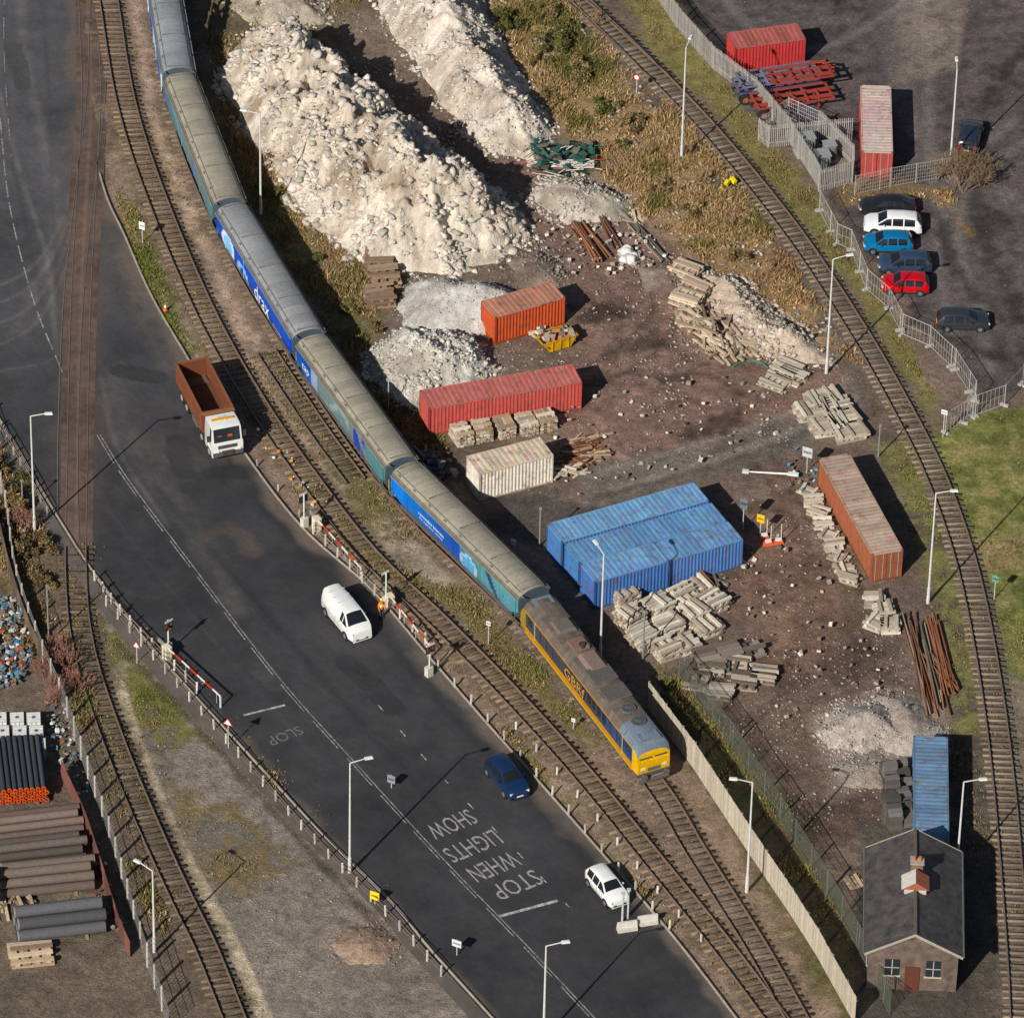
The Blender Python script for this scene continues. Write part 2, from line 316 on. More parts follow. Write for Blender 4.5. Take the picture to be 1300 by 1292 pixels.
# ---------------- road ----------------
def resamp(c,n):
    s=np.r_[0,np.cumsum(np.hypot(*np.diff(c,axis=0).T))];q=np.linspace(0,s[-1],n);return np.c_[np.interp(q,s,c[:,0]),np.interp(q,s,c[:,1])]
def loft2(name,a,b,nu,nv,z,colfn,mat):
    a=resamp(a,nu);b=resamp(b,nu);v=np.linspace(0,1,nv)
    PX=a[:,0:1]*(1-v)+b[:,0:1]*v;PY=a[:,1:2]*(1-v)+b[:,1:2]*v
    c=colfn(PX,PY,np.tile(v,(nu,1)))
    V=np.c_[PX.ravel(),PY.ravel(),np.full(PX.size,z)];I=np.arange(nu*nv).reshape(nu,nv)
    Fc=np.c_[I[:-1,:-1].ravel(),I[:-1,1:].ravel(),I[1:,1:].ravel(),I[1:,:-1].ravel()]
    return np_mesh(name,V,Fc,c.reshape(-1,3),mat)
def roadcol(x,y,v):
    n1=fbm(x,y,0.12,4,21);n2=fbm(x,y,0.8,4,25);n3=fbm(x,y,0.35,3,31)
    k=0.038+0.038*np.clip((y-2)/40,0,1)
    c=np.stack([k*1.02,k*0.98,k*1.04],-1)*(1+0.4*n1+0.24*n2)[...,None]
    def st(px,hw,cc,s=.6,soft=.5):
        nonlocal c
        d=cdist(curve(px,1.5),x,y); m=np.clip((hw+0.35*n3*hw-d)/soft,0,1)*s*(.75+.6*n2); m=np.clip(m,0,1)[...,None]; c=c*(1-m)+np.array(cc)*m
    st([(20,-100),(30,60),(60,200),(70,300),(20,420)],0.7,(0.18,0.17,0.165),.5,1)
    st([(0,120),(25,220),(60,330),(72,450)],0.35,(0.22,0.21,0.2),.55,.5)
    for o_ in (0,22,48,75): st([(92,235+o_),(76,285+o_),(35,345+o_),(-40,375+o_)],0.22,(0.23,0.22,0.21),.6,.4)
    st([(95,430),(60,460),(0,470)],0.3,(0.17,0.165,0.16),.5,.5)
    st([(50,-50),(62,120),(66,240),(76,420),(70,560)],0.35,(0.033,0.031,0.032),.65,.5)
    st([(5,-50),(10,150),(40,320),(75,470),(95,560)],0.4,(0.037,0.035,0.036),.65,.6)
    st([(145,470),(165,560),(230,650),(300,770)],1.6,(0.09,0.084,0.08),.7,1.5)
    st([(128,480),(150,570),(215,670)],.35,(0.16,0.155,0.15),.6,.5)
    st([(133,560),(150,610),(235,720)],.3,(0.025,0.025,0.027),.6,.5)
    st([(135,240),(150,330),(185,420),(215,470)],0.9,(0.1,0.085,0.075),.8,1)
    st([(200,620),(330,770),(470,930),(640,1120)],0.6,(0.023,0.023,0.026),.75,.7)
    st([(330,640),(480,800),(620,960),(780,1130)],0.8,(0.022,0.022,0.025),.75,.8)
    st([(375,680),(500,800),(660,980),(800,1140)],0.3,(0.075,0.07,0.065),.6,.6)
    st([(110,600),(170,690),(260,800),(400,960)],0.3,(0.07,0.066,0.064),.6,.6)
    st([(260,680),(300,670),(320,700)],1.0,(0.085,0.066,0.055),.8,.5)
    st([(190,560),(250,590),(300,560)],1.3,(0.075,0.07,0.066),.6,.5)
    st([(130,730),(200,760),(300,700),(400,690)],.35,(0.065,0.058,0.052),.5,.5)
    for p,cc in (([(150,470),(200,480)],(.03,.03,.031)),([(240,620),(275,610)],(.028,.028,.029)),([(440,840),(500,900)],(.026,.026,.028)),([(15,60),(30,110)],(.05,.05,.05)),([(225,560),(235,600)],(.026,.026,.028)),([(330,850),(350,870)],(.06,.06,.06)),([(270,600),(330,600)],(.02,.02,.022))):
        st(p,0.9,cc,.8,.1)
    dd=cdist(cRR[::3],x,y); m=(np.clip((1.3+1.1*n3-dd)/0.9,0,1)*.75)[...,None]; c=c*(1-m)+np.array([0.14,0.11,0.088])*m
    dd=cdist(cRL[::3],x,y); m=(np.clip((0.7+0.7*n3-dd)/0.6,0,1)*.6)[...,None]; c=c*(1-m)+np.array([0.12,0.10,0.08])*m
    dd=cdist(cT['T3'][::4],x,y); m=(np.clip((2.6+1.4*n3-dd)/1.5,0,1)*.5)[...,None]; c=c*(1-m)+np.array([0.095,0.078,0.065])*m
    return c*(1+.07*rng.normal(0,1,x.shape))[...,None]
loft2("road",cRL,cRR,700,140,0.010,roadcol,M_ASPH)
cs=curve([(110,-160),(111,0),(116,120),(110,240),(102,400),(98,600),(97,745),(102,790)],0.4);t_,n_=normals(cs)
wS=np.interp(np.arange(len(cs)),[0,len(cs)*.2,len(cs)*.45,len(cs)],[1.1,1.0,1.35,1.2])[:,None]
loft2("tramway_strip",cs-n_*wS,cs+n_*wS,400,20,0.018,lambda x,y,v:(np.array([0.1,0.07,0.056])*(1+0.5*fbm(x,y,0.5,4,40)+0.35*fbm(x,y,3,2,44)+0.3*(np.abs(v-.5)<.06))[...,None]),M_ASPH)
kR=int(np.argmin(np.abs(cRR-W((128,222))).sum(1)))
for nm,c,off in (("kerb",cRR[kR:],0.08),("kerb",cRL,-0.08)):
    sweep(nm,c,-off,0.16,-0.05,0.12,(0.25,0.22,0.19),M_MAT)
t_,n_=normals(cRL)
k0=int(len(cRL)*.45)
s1=1 if sdf(rp[::3],(cRL[k0:]+n_[k0:])[:,0],(cRL[k0:]+n_[k0:])[:,1])[5]>0 else -1
loft2("pavement",cRL[k0:]+s1*n_[k0:]*0.17,cRL[k0:]+s1*n_[k0:]*1.3,250,8,0.09,lambda x,y,v:(np.array([0.105,0.09,0.08])*(1+0.4*fbm(x,y,0.7,4,50))[...,None]),M_ASPH)
def stripe(name,px,w_,dash=None,gap=None,z=0.024,colr=(0.55,0.54,0.5),off=0):
    c=curve(px,0.25);t,n=normals(c);c=c+n*off;V=[];Fq=[];m=len(c)
    for i in range(m-1):
        if dash:
            if (i*0.25)%(dash+gap)>dash: continue
        k=len(V);a=c[i];b=c[i+1]
        for q,nn,sg in((a,n[i],-1),(b,n[i+1],-1),(b,n[i+1],1),(a,n[i],1)): V.append((*(q+nn*sg*w_/2),z))
        Fq.append((k,k+1,k+2,k+3))
    Fq=np.array(Fq); np_mesh(name,np.array(V),Fq,np.tile(np.array(colr),(len(Fq),1))*rng.uniform(.5,1.15,(len(Fq),1)),M_MARK)
CL=[(125,552),(160,608),(230,702),(350,858),(450,970),(560,1090),(668,1202),(760,1300)]
stripe("centre_line",CL,0.09,off=0.12,colr=(.26,.25,.235)); stripe("centre_line",CL,0.09,3.5,1.2,off=-0.12,colr=(.26,.25,.235))
stripe("centre_line",[(0,150),(12,260),(42,380),(80,475)],0.10,2.0,1.0,colr=(.3,.29,.27))
stripe("edge_line",[(8,-60),(5,60),(14,200)],0.1,3,2,colr=(.2,.2,.19))
stripe("lane_line",[(480,895),(560,985),(660,1085),(740,1170)],0.1,0.7,2.4,colr=(.33,.32,.3))
stripe("stop_line",[(634,1163),(708,1143)],0.26,colr=(.4,.39,.37)); stripe("stop_line",[(309,908),(362,895)],0.2,colr=(.36,.35,.33))
stripe("edge_line",[(135,250),(165,330),(205,410),(240,470)],0.09,colr=(.25,.24,.22),off=1.2)
def rtext(name,s,wid,hei,col=(.3,.29,.27)):
    cu=bpy.data.curves.new(name,'FONT');cu.body=s;cu.align_x='CENTER';cu.align_y='CENTER';cu.size=1;cu.resolution_u=2
    o=bpy.data.objects.new(name,cu);scene.collection.objects.link(o);bpy.context.view_layer.update()
    me=bpy.data.meshes.new_from_object(o.evaluated_get(bpy.context.evaluated_depsgraph_get()));bpy.data.objects.remove(o)
    v=np.zeros(len(me.vertices)*3);me.vertices.foreach_get('co',v);v=v.reshape(-1,3)
    v-= (v.max(0)+v.min(0))/2; e=v.max(0)-v.min(0); v[:,0]*=wid/e[0];v[:,1]*=hei/e[1];me.vertices.foreach_set('co',v.ravel())
    me.color_attributes.new('Col','FLOAT_COLOR','CORNER').data.foreach_set('color',np.tile(np.array([*col,1.0]),len(me.loops)))
    me.materials.append(M_MARK);o=bpy.data.objects.new(name,me);link(o);return o
hd=ang((560,1090),(668,1202))
for s,p,wd in (("SHOW",(573,1046),3.6),("LIGHTS",(600,1074),4.2),("WHEN",(627,1100),3.7),("STOP",(656,1123),3.6)):
    o=rtext("road_lettering",s,wd,1.7,(.27,.26,.25)); q=W(p); o.location=(q[0],q[1],0.026); o.rotation_euler=(0,0,hd-pi/2)
o=rtext("road_lettering","SLOP",2.7,1.0,(.14,.136,.13)); q=W((362,934)); o.location=(q[0],q[1],0.026); o.rotation_euler=(0,0,hd-pi/2)
# ---------------- tracks ----------------
def track(name,c,sl=(0.13,0.10,0.08),sp=0.66,rail=(0.13,0.085,0.062),top=(0.32,0.29,0.27),flush=False):
    t,n=normals(c);Vs=[];Fs=[];cc=[]
    L=len(c)*0.35
    B=np.array([(-1,-1,0),(1,-1,0),(1,1,0),(-1,1,0),(-1,-1,1),(1,-1,1),(1,1,1),(-1,1,1)],float)
    if not flush:
        for d in np.arange(0.3,L-.5,sp):
            i=min(int(d/0.35),len(c)-1);p=c[i]+t[i]*(d-i*0.35);h=0.085+U(-.03,.02);hl=1.28+U(-.07,.07);hw=.125
            an=U(-.03,.03);tt=t[i]+n[i]*an;nn=n[i]-t[i]*an
            v=np.array([[*(p+nn*b[0]*hl+tt*b[1]*hw),h*b[2]+(-.08)*(1-b[2])] for b in B]);k=len(Vs)*8
            Vs.append(v);Fs+= [tuple(k+j for j in f) for f in BF];cc+=[vc(sl,.4)]*6
        o=np_mesh(name,np.vstack(Vs),np.array(Fs),np.array(cc),M_MAT)
    else: o=bpy.data.objects.new(name,None);link(o)
    z0=0.0 if flush else 0.08; z1=0.034 if flush else 0.24
    for sg in (-1,1):
        sweep("rail_foot",c,sg*0.755,0.10 if flush else 0.13,z0-.02,z1-.02 if flush else z0+.03,rail,M_MAT,parent=o)
        sweep("rail_head",c,sg*0.755,0.075,z0,z1,rail,M_MAT,parent=o)
        sweep("rail_top",c,sg*0.755,0.05,z1-.01,z1+.006,top,M_METAL,parent=o)
    return o
track("railway_track",cT['T1']);track("railway_track",cT['T2'],(0.15,0.11,0.08));track("railway_track",cT['T4'],(.1,.085,.06));track("railway_track",cT['T5'],(0.17,0.14,0.11));track("railway_track",cT['T6'],(0.12,0.1,0.07))
inr=sdf(rp[::3],cT['T3'][:,0],cT['T3'][:,1])<0; last=np.where(inr)[0].max()
track("tramway_track",cT['T3'][:last+2],flush=True)
track("tramway_track",curve([(132,-160),(126,0),(122,120),(108,240),(92,400),(86,600),(90,740)],0.35),flush=True)
track("railway_track",cT['T3'][last+1:],(0.11,0.09,0.065))
# ---------------- rocks / mounds ----------------
ph=(1+5**.5)/2
IV=np.array([(-1,ph,0),(1,ph,0),(-1,-ph,0),(1,-ph,0),(0,-1,ph),(0,1,ph),(0,-1,-ph),(0,1,-ph),(ph,0,-1),(ph,0,1),(-ph,0,-1),(-ph,0,1)])/1.9
IF=np.array([(0,11,5),(0,5,1),(0,1,7),(0,7,10),(0,10,11),(1,5,9),(5,11,4),(11,10,2),(10,7,6),(7,1,8),(3,9,4),(3,4,2),(3,2,6),(3,6,8),(3,8,9),(4,9,5),(2,4,11),(6,2,10),(8,6,7),(9,8,1)])
def rocks(name,pos,size,cols,mat=None,parent=None):
    n=len(pos);v=IV[None]*rng.uniform(.5,1.25,(n,12,1))
    v=v*np.stack([rng.uniform(.8,1.5,n),rng.uniform(.6,1.1,n),rng.uniform(.3,.8,n)],-1)[:,None,:]
    tl=rng.normal(0,.5,n);ct,st=np.cos(tl)[:,None],np.sin(tl)[:,None]
    vx=v[...,0]*ct-v[...,2]*st;vz=v[...,0]*st+v[...,2]*ct
    a=rng.uniform(0,6.28,n);ca,sa=np.cos(a)[:,None],np.sin(a)[:,None]
    x=vx*ca-v[...,1]*sa;y=vx*sa+v[...,1]*ca
    v=np.stack([x,y,vz],-1)*size[:,None,None]*.5+pos[:,None,:]
    Fc=(IF[None]+(np.arange(n)*12)[:,None,None]).reshape(-1,3)
    return np_mesh(name,v.reshape(-1,3),Fc,np.repeat(cols,20,axis=0),mat or M_ROCK,parent=parent)
def mound(name,px,H,slope=.75,amp=.4,c=(.42,.36,.31),c2=(.22,.17,.13),nr=800,rs=(.15,.6),rc=(.5,.44,.39),res=.16,sc=.5,ridge=0,pw=4):
    poly=PW(px);b0=poly.min(0)-1.5;b1=poly.max(0)+1.5
    gx=np.arange(b0[0],b1[0],res);gy=np.arange(b0[1],b1[1],res);X,Y=np.meshgrid(gx,gy)
    na=fbm(X,Y,.3,3,60);nb=fbm(X,Y,sc,5,64,.62);rg=1-np.abs(fbm(X,Y,.35,4,90,.6))*3
    d=-sdf(poly,X,Y)+min(.7,.22*H)*na
    dp=np.maximum(d,0);h=H*np.tanh(dp*slope/H)
    h=h*(1+.22*na)+amp*nb*np.clip(d/1.5,0,1)+ridge*rg*np.clip(d/3,0,1)+np.where(d<0,d*.6,0)-.02
    m=np.clip(.6+1.5*fbm(X,Y,.4,4,70)+.3*rg,0,1)[...,None]
    col=np.array(c)*m+np.array(c2)*(1-m);col=col*(1+.25*fbm(X,Y,2.5,2,75)+.07*rng.normal(0,1,X.shape))[...,None]
    h=h+.03*rng.normal(0,1,X.shape)*(d>0)
    I=np.arange(X.size).reshape(X.shape)
    Fc=np.c_[I[:-1,:-1].ravel(),I[:-1,1:].ravel(),I[1:,1:].ravel(),I[1:,:-1].ravel()]
    keep=(d.ravel()[Fc]>-.4).any(1);Fc=Fc[keep]
    V=np.c_[X.ravel(),Y.ravel(),h.ravel()]
    o=np_mesh(name,V,Fc,col.reshape(-1,3),M_ROCK)
    if nr:
        pr_=np.where(d.ravel()>-.6,1.,0)*(np.clip(fbm(X,Y,.5,3,33).ravel()*1.5+.5,.08,1));pr_/=pr_.sum()
        ix=rng.choice(len(V),nr,p=pr_);pos=V[ix]+rng.uniform(-.1,.1,(nr,3));pos[:,2]=np.maximum(pos[:,2],0.02)
        sz=rs[0]+(rs[1]-rs[0])*rng.random(nr)**pw
        cc=(np.array(rc)*.6+col.reshape(-1,3)[ix]*.4)*rng.uniform(.6,1.15,(nr,1))*rng.uniform(.95,1.05,(nr,3))
        rocks("rubble_stones",pos,sz,cc,parent=o)
    return o
RB=(.49,.43,.36);RB2=(.25,.19,.14)
mound("rubble_heap",[(283,95),(305,160),(345,215),(400,290),(470,340),(560,350),(640,335),(672,300),(645,262),(575,205),(500,145),(440,95),(390,55),(310,50)],8.0,1.12,1.3,RB,RB2,11000,(.1,1.0),(.56,.51,.45),ridge=.9,pw=6)
mound("rubble_heap",[(455,-140),(475,-10),(505,60),(565,135),(620,195),(680,205),(700,170),(660,90),(620,20),(590,-60),(560,-140)],4.2,1.0,.9,(.5,.44,.38),(.31,.25,.2),7000,(.08,.6),(.58,.53,.47),ridge=.45,pw=5)
mound("rubble_heap",[(300,-60),(290,10),(340,45),(410,30),(430,-20),(380,-70)],1.6,.6,.5,(.38,.32,.26),(.2,.17,.12),1400,(.08,.5))
GRY=(.40,.38,.355)
mound("gravel_heap",[(505,392),(515,365),(560,352),(620,362),(690,385),(700,405),(640,425),(560,425),(515,412)],2.9,.85,.25,GRY,(.31,.285,.26),2500,(.05,.22),(.46,.43,.4),sc=.4)
mound("gravel_heap",[(515,400),(530,370),(575,365),(600,395),(570,415)],2.6,.95,.15,GRY,(.33,.305,.28),1000,(.05,.2),(.46,.43,.4),sc=.4)
mound("gravel_heap",[(580,410),(605,372),(660,378),(690,400),(640,425)],3.0,.95,.15,GRY,(.33,.305,.28),1000,(.05,.2),(.46,.43,.4),sc=.4)
mound("rubble_heap",[(462,450),(478,500),(520,520),(590,505),(632,470),(610,440),(560,425),(500,425)],3.2,.95,.6,(.45,.42,.37),(.27,.24,.2),4000,(.08,.55),(.55,.51,.46),ridge=.3,pw=5)
mound("rubble_heap",[(885,340),(945,360),(990,400),(1040,435),(1062,465),(1010,462),(960,450),(920,430)],1.6,.6,.5,(.4,.32,.25),(.23,.17,.12),2500,(.08,.65),(.52,.46,.39),pw=5)
mound("rubble_heap",[(670,250),(690,228),(740,225),(800,255),(790,280),(720,285)],1.2,.6,.35,(.4,.36,.3),(.24,.2,.16),1500,(.08,.5),(.5,.46,.41))
mound("gravel_heap",[(1035,930),(1065,893),(1130,893),(1155,935),(1100,960),(1050,950)],2.0,.6,.2,(.36,.32,.28),(.28,.23,.2),1400,(.05,.3),(.46,.42,.37))
mound("gravel_heap",[(1105,880),(1160,880),(1200,925),(1180,965),(1120,955)],1.4,.5,.15,(.33,.29,.25),(.26,.21,.18),1000,(.05,.25),(.42,.37,.33))
mound("gravel_heap",[(1055,970),(1110,950),(1150,975),(1120,1002),(1070,998)],.7,.35,.1,(.27,.23,.19),(.22,.18,.15),700,(.05,.25),(.4,.35,.3))
mound("spoil_heap",[(640,330),(680,315),(720,335),(710,365),(660,365)],1.3,.5,.3,(.2,.16,.13),(.12,.09,.07),700,(.06,.4),(.3,.26,.22))
mound("spoil_heap",[(810,340),(850,330),(880,350),(860,372),(820,370)],.9,.4,.25,(.22,.17,.14),(.14,.1,.08),500,(.06,.35),(.35,.3,.26))
mound("spoil_heap",[(420,1200),(440,1175),(480,1172),(510,1195),(490,1225),(440,1225)],.7,.4,.15,(.27,.19,.14),(.2,.14,.11),250,(.05,.25),(.33,.25,.2))
def inpoly(px,n):
    poly=PW(px);b0=poly.min(0);b1=poly.max(0);out=[]
    while sum(len(o) for o in out)<n:
        q=rng.uniform(b0,b1,(n*2,2));out.append(q[sdf(poly,q[:,0],q[:,1])<0])
    return np.vstack(out)[:n]
def strew(px,n,s0,s1,c,name="loose_stones"):
    q=inpoly(px,n*2);k=fbm(q[:,0],q[:,1],.4,3,95)*1.6+.45;q=q[rng.random(len(q))<k][:n];n=len(q);sz=s0+(s1-s0)*rng.random(n)**4
    rocks(name,np.c_[q,sz*.12],sz,np.array(c)*rng.uniform(.45,1.15,(n,1)))
strew([(620,190),(900,330),(1100,480),(1000,560),(760,620),(700,560),(620,500)],3200,.05,.32,(.34,.28,.24))
strew([(820,680),(1020,600),(1100,760),(1200,900),(1120,1050),(1020,1060),(880,880)],3200,.05,.28,(.31,.26,.22))
strew([(560,-100),(745,30),(960,280),(1090,460),(960,400),(740,200)],2500,.06,.5,(.4,.33,.27))
strew([(140,840),(540,1220),(300,1300),(180,1000)],1500,.05,.2,(.3,.27,.24))
strew([(100,-50),(240,-50),(400,470),(700,790),(1000,1200),(860,1190),(540,815),(230,430)],8000,.05,.17,(.3,.23,.18),"ballast_stones")
strew([(870,340),(1000,430),(980,560),(800,520)],900,.06,.38,(.38,.32,.27))
strew([(440,0),(500,60),(620,210),(640,300),(500,170),(420,70)],1200,.06,.4,(.36,.3,.25))
strew([(860,-50),(1300,-50),(1300,460),(1240,500),(1060,250)],500,.04,.14,(.3,.27,.25))
# ---------------- vegetation ----------------
def grass(px,n,h0,h1,pal,name="grass",w=.07,dens=.55,var=1.6,edge=1.2):
    poly=PW(px);q=inpoly(px,n);sdv=-sdf(poly,q[:,0],q[:,1]);nz=fbm(q[:,0],q[:,1],.45,4,80);nl=fbm(q[:,0],q[:,1],.13,3,85)
    pk_=np.clip(dens+var*nz+.8*nl,0.02,1)*np.clip(sdv/edge+.15,0,1)
    keep=rng.random(n)<pk_;q=q[keep]+rng.normal(0,.12,(keep.sum(),2));nz=nz[keep];nl=nl[keep]
    n=len(q);k=4;base=np.repeat(q,k,axis=0)+rng.normal(0,.07,(n*k,2));m=n*k
    a=rng.uniform(0,6.28,m);h=(h0+(h1-h0)*rng.random(m)**2)*np.repeat(np.clip(.8+1.2*nz,.35,1.5),k);ln=rng.normal(0,.5,(m,2))*h[:,None]
    dx=np.c_[np.cos(a),np.sin(a)]*w*rng.uniform(.5,1.4,(m,1))
    V=np.zeros((m,3,3));V[:,0,:2]=base-dx;V[:,1,:2]=base+dx;V[:,2,:2]=base+ln;V[:,2,2]=h;V[:,:2,2]=-.03
    pal=np.array(pal);ci=np.clip((np.repeat(fbm(q[:,0],q[:,1],.25,3,99)*1.4+.5,k)+rng.normal(0,.22,m))*len(pal),0,len(pal)-1).astype(int)
    c=pal[ci]*rng.uniform(.65,1.3,(m,1))
    np_mesh(name,V.reshape(-1,3),np.arange(m*3).reshape(-1,3),c,M_VEG)
FP=[(.12,.13,.045),(.15,.155,.055),(.11,.125,.04),(.22,.19,.1)]
GP=[(.13,.14,.045),(.18,.16,.07),(.24,.19,.10),(.2,.15,.08)];SP=[(.16,.14,.06),(.38,.27,.15),(.30,.20,.115),(.42,.32,.19),(.26,.17,.1)];OP=[(.16,.145,.06),(.22,.17,.09),(.3,.22,.13),(.16,.12,.065)]
grass([(560,-120),(700,-60),(745,30),(850,130),(960,260),(1060,400),(1100,470),(1000,410),(880,325),(800,270),(740,200),(690,130),(640,50)],38000,.08,.55,SP,"scrub_grass",.06,.5)
grass([(570,-120),(690,-60),(740,40),(800,110),(740,120),(640,40)],9000,.1,.6,[(.1,.105,.04),(.16,.14,.05),(.24,.19,.09)],"scrub_grass",.07,.4)
grass([(770,-60),(845,-40),(935,120),(1030,240),(1110,370),(1190,500),(1150,470),(1090,370),(1015,265),(915,145),(830,60)],12000,.04,.25,GP+OP,w=.05,dens=.4)
grass([(1195,575),(1250,525),(1400,505),(1400,860),(1290,870),(1262,760),(1222,650)],16000,.02,.12,FP,w=.05,dens=.35)
grass([(142,235),(175,265),(235,420),(258,452),(225,438),(185,368)],2600,.05,.25,GP,dens=.6,edge=.6)
grass([(345,570),(380,580),(470,690),(600,770),(560,780),(455,720),(388,655)],3000,.04,.2,OP+GP,dens=.35,edge=.6)
grass([(545,745),(600,735),(640,800),(760,900),(800,960),(740,940),(640,850)],4500,.04,.22,GP+OP,dens=.45,edge=.8)
grass([(415,590),(470,600),(560,680),(540,710),(470,680)],1500,.04,.2,OP,dens=.4,edge=.6)
grass([(262,40),(300,60),(340,190),(420,300),(500,350),(470,430),(480,520),(420,430),(330,290),(280,150)],12000,.08,.5,OP+SP,"scrub_grass",.06,.55)
grass([(440,420),(500,480),(570,560),(560,620),(500,570),(440,490)],3500,.06,.4,OP,dens=.5)
grass([(255,-160),(450,-160),(460,0),(410,60),(270,60)],5000,.1,.45,OP,"scrub_grass",dens=.4)
grass([(140,800),(200,855),(260,935),(200,960),(155,890)],3000,.03,.14,FP+GP,w=.05,dens=.4)
grass([(150,760),(300,910),(420,1040),(540,1180),(500,1180),(400,1085),(280,960),(160,810)],2500,.04,.2,OP,dens=.3)
grass([(210,990),(300,1020),(380,1100),(300,1150),(230,1080)],2200,.03,.13,OP,w=.05,dens=.3,edge=2)
grass([(-100,560),(0,560),(62,660),(72,800),(40,830),(-100,760)],8000,.1,.6,OP+SP,"scrub_grass",.07,.6)
grass([(75,790),(110,850),(160,1000),(220,1180),(190,1190),(140,1040),(90,900)],3000,.06,.35,OP,dens=.45,edge=.5)
grass([(870,870),(1000,1020),(1100,1200),(1060,1200),(900,1000),(845,890)],5000,.06,.35,OP+GP,dens=.45,edge=.6)
grass([(1110,560),(1160,560),(1225,740),(1245,900),(1205,930),(1170,720)],3500,.04,.22,FP+OP,dens=.4)
grass([(620,915),(760,1080),(850,1180),(870,1180),(780,1070),(650,925)],1500,.04,.2,OP,dens=.4,edge=.4)
grass([(1060,225),(1210,245),(1225,290),(1180,255),(1110,262),(1070,262)],1500,.06,.35,SP,dens=.4,edge=.6)
grass([(1190,880),(1240,880),(1262,1150),(1240,1150)],1200,.04,.25,OP,dens=.4)
grass([(830,840),(880,870),(860,900),(820,870)],700,.06,.3,GP,dens=.5)
for q in (cT['T2'],cT['T3'][last:],cT['T5'],cT['T4']):
    t_,n_=normals(q);i=rng.integers(0,len(q),900);o_=rng.normal(0,1.1,900);pp=q[i]+n_[i]*o_[:,None]
    pp=pp[fbm(pp[:,0],pp[:,1],.2,3,77)>0.02];m=len(pp)
    a=rng.uniform(0,6.28,m*3);b_=np.repeat(pp,3,axis=0)+rng.normal(0,.05,(m*3,2));dx=np.c_[np.cos(a),np.sin(a)]*.06;V=np.zeros((m*3,3,3));V[:,0,:2]=b_-dx;V[:,1,:2]=b_+dx;V[:,2,:2]=b_+rng.normal(0,.06,(m*3,2));V[:,2,2]=rng.uniform(.08,.28,m*3)
    np_mesh("trackside_weeds",V.reshape(-1,3),np.arange(m*9).reshape(-1,3),np.array(OP)[rng.integers(0,4,m*3)],M_VEG)
def bush(name,px,r,h,n,pal,leaf=.09,stems=6):
    c=W(px);b=MB()
    cl=[]
    for i in range(max(3,int(r*6))):
        a=U(0,6.28);d=r*sqrt(random.random())*.9;cl.append((cos(a)*d,sin(a)*d,h*U(.3,.85)*(1-.35*d/r),r*U(.15,.38),U(.6,1.25)))
    for i in range(stems):
        q=cl[i%len(cl)];b.cyl((U(-.1,.1),U(-.1,.1),-.05),(q[0],q[1],q[2]),.05,.015,(.09,.065,.045),5)
    o=b.make(name,c)
    k=rng.integers(0,len(cl),n);cc=np.array(cl)[k];d=rng.normal(0,1,(n,3));d/=np.linalg.norm(d,axis=1)[:,None];d*=(rng.random((n,1))**.4)
    p=cc[:,:3]+d*cc[:,3:4]*np.array([1,1,.8]);p[:,2]=np.maximum(p[:,2],.03)
    t=rng.normal(0,leaf,(n,3,3));V=p[:,None,:]+t
    pal=np.array(pal);c3=pal[rng.integers(0,len(pal),n)]*cc[:,4:5]*rng.uniform(.7,1.3,(n,1))
    np_mesh("leaves",V.reshape(-1,3),np.arange(n*3).reshape(-1,3),c3,M_VEG,parent=o)
    return o
def twigs(name,px,r,h,n,colr,th=.02):
    c=W(px);b=MB()
    def br(p,d,L,t,dep):
        q=(p[0]+d[0]*L,p[1]+d[1]*L,max(.05,p[2]+d[2]*L));b.cyl(p,q,t,t*.6,vc(colr,.3),4)
        if dep>0:
            for k in range(3 if dep>1 else 4):
                e=Vector((d[0]+U(-.6,.6),d[1]+U(-.6,.6),d[2]+U(-.35,.5))).normalized();br(q,e,L*U(.5,.8),t*.65,dep-1)
    for i in range(n):
        a=U(0,6.28);e=Vector((cos(a)*r/h*U(.2,1),sin(a)*r/h*U(.2,1),1)).normalized();br((U(-.3,.3)*r,U(-.3,.3)*r,-.05),e,h*.42,th*1.8,3)
    return b.make(name,c)
DG=[(.1,.1,.04),(.14,.13,.055),(.075,.08,.03)];BR=[(.24,.17,.1),(.18,.13,.075),(.12,.105,.05)]
for p,r,h,n,pal in [((325,75),1.6,1.6,1900,DG),((640,35),1.6,1.6,1800,DG),((700,60),1.9,1.7,2000,DG),((735,95),1.5,1.4,1400,BR),((770,140),1.2,1.1,1200,DG),((655,-5),1.6,1.6,1400,DG),((800,160),1.2,1.1,900,BR),((700,20),1.2,1.2,900,BR),((720,40),1.2,1.0,900,DG),((670,80),1.0,.9,700,BR),
    ((840,240),1.1,1,800,BR),((880,270),1.0,.9,700,BR),((940,330),1.0,.9,700,BR),((15,650),1.6,1.6,1700,BR),((45,700),1.5,1.5,1600,BR),((10,700),1.3,1.2,1000,BR),((345,250),.9,.8,600,DG),((445,395),.9,.8,600,DG),((350,200),.8,.8,500,BR),((385,10),1.2,1.2,900,DG),((330,10),1.0,1.0,700,BR),((25,620),1.2,1.2,900,DG),((50,745),1.2,1.1,900,BR),((-5,600),1.2,1.2,900,BR),((700,130),1.1,1,700,BR),((400,330),.8,.7,500,DG),((365,300),.7,.6,400,BR),((470,420),.8,.7,500,BR),((750,100),1.0,.9,700,DG),((560,590),.6,.5,300,DG),((790,190),.8,.7,400,DG)]:
    bush("bush",p,r,h,n,pal)
for p,r,h in [((1222,240),2.2,2.6),((1195,225),1.4,1.8),((1250,235),1.4,2.0),((1215,222),1.6,2.2),((1232,225),1.8,2.4)]: twigs("bare_shrub",p,r,h,17,(.2,.14,.095))
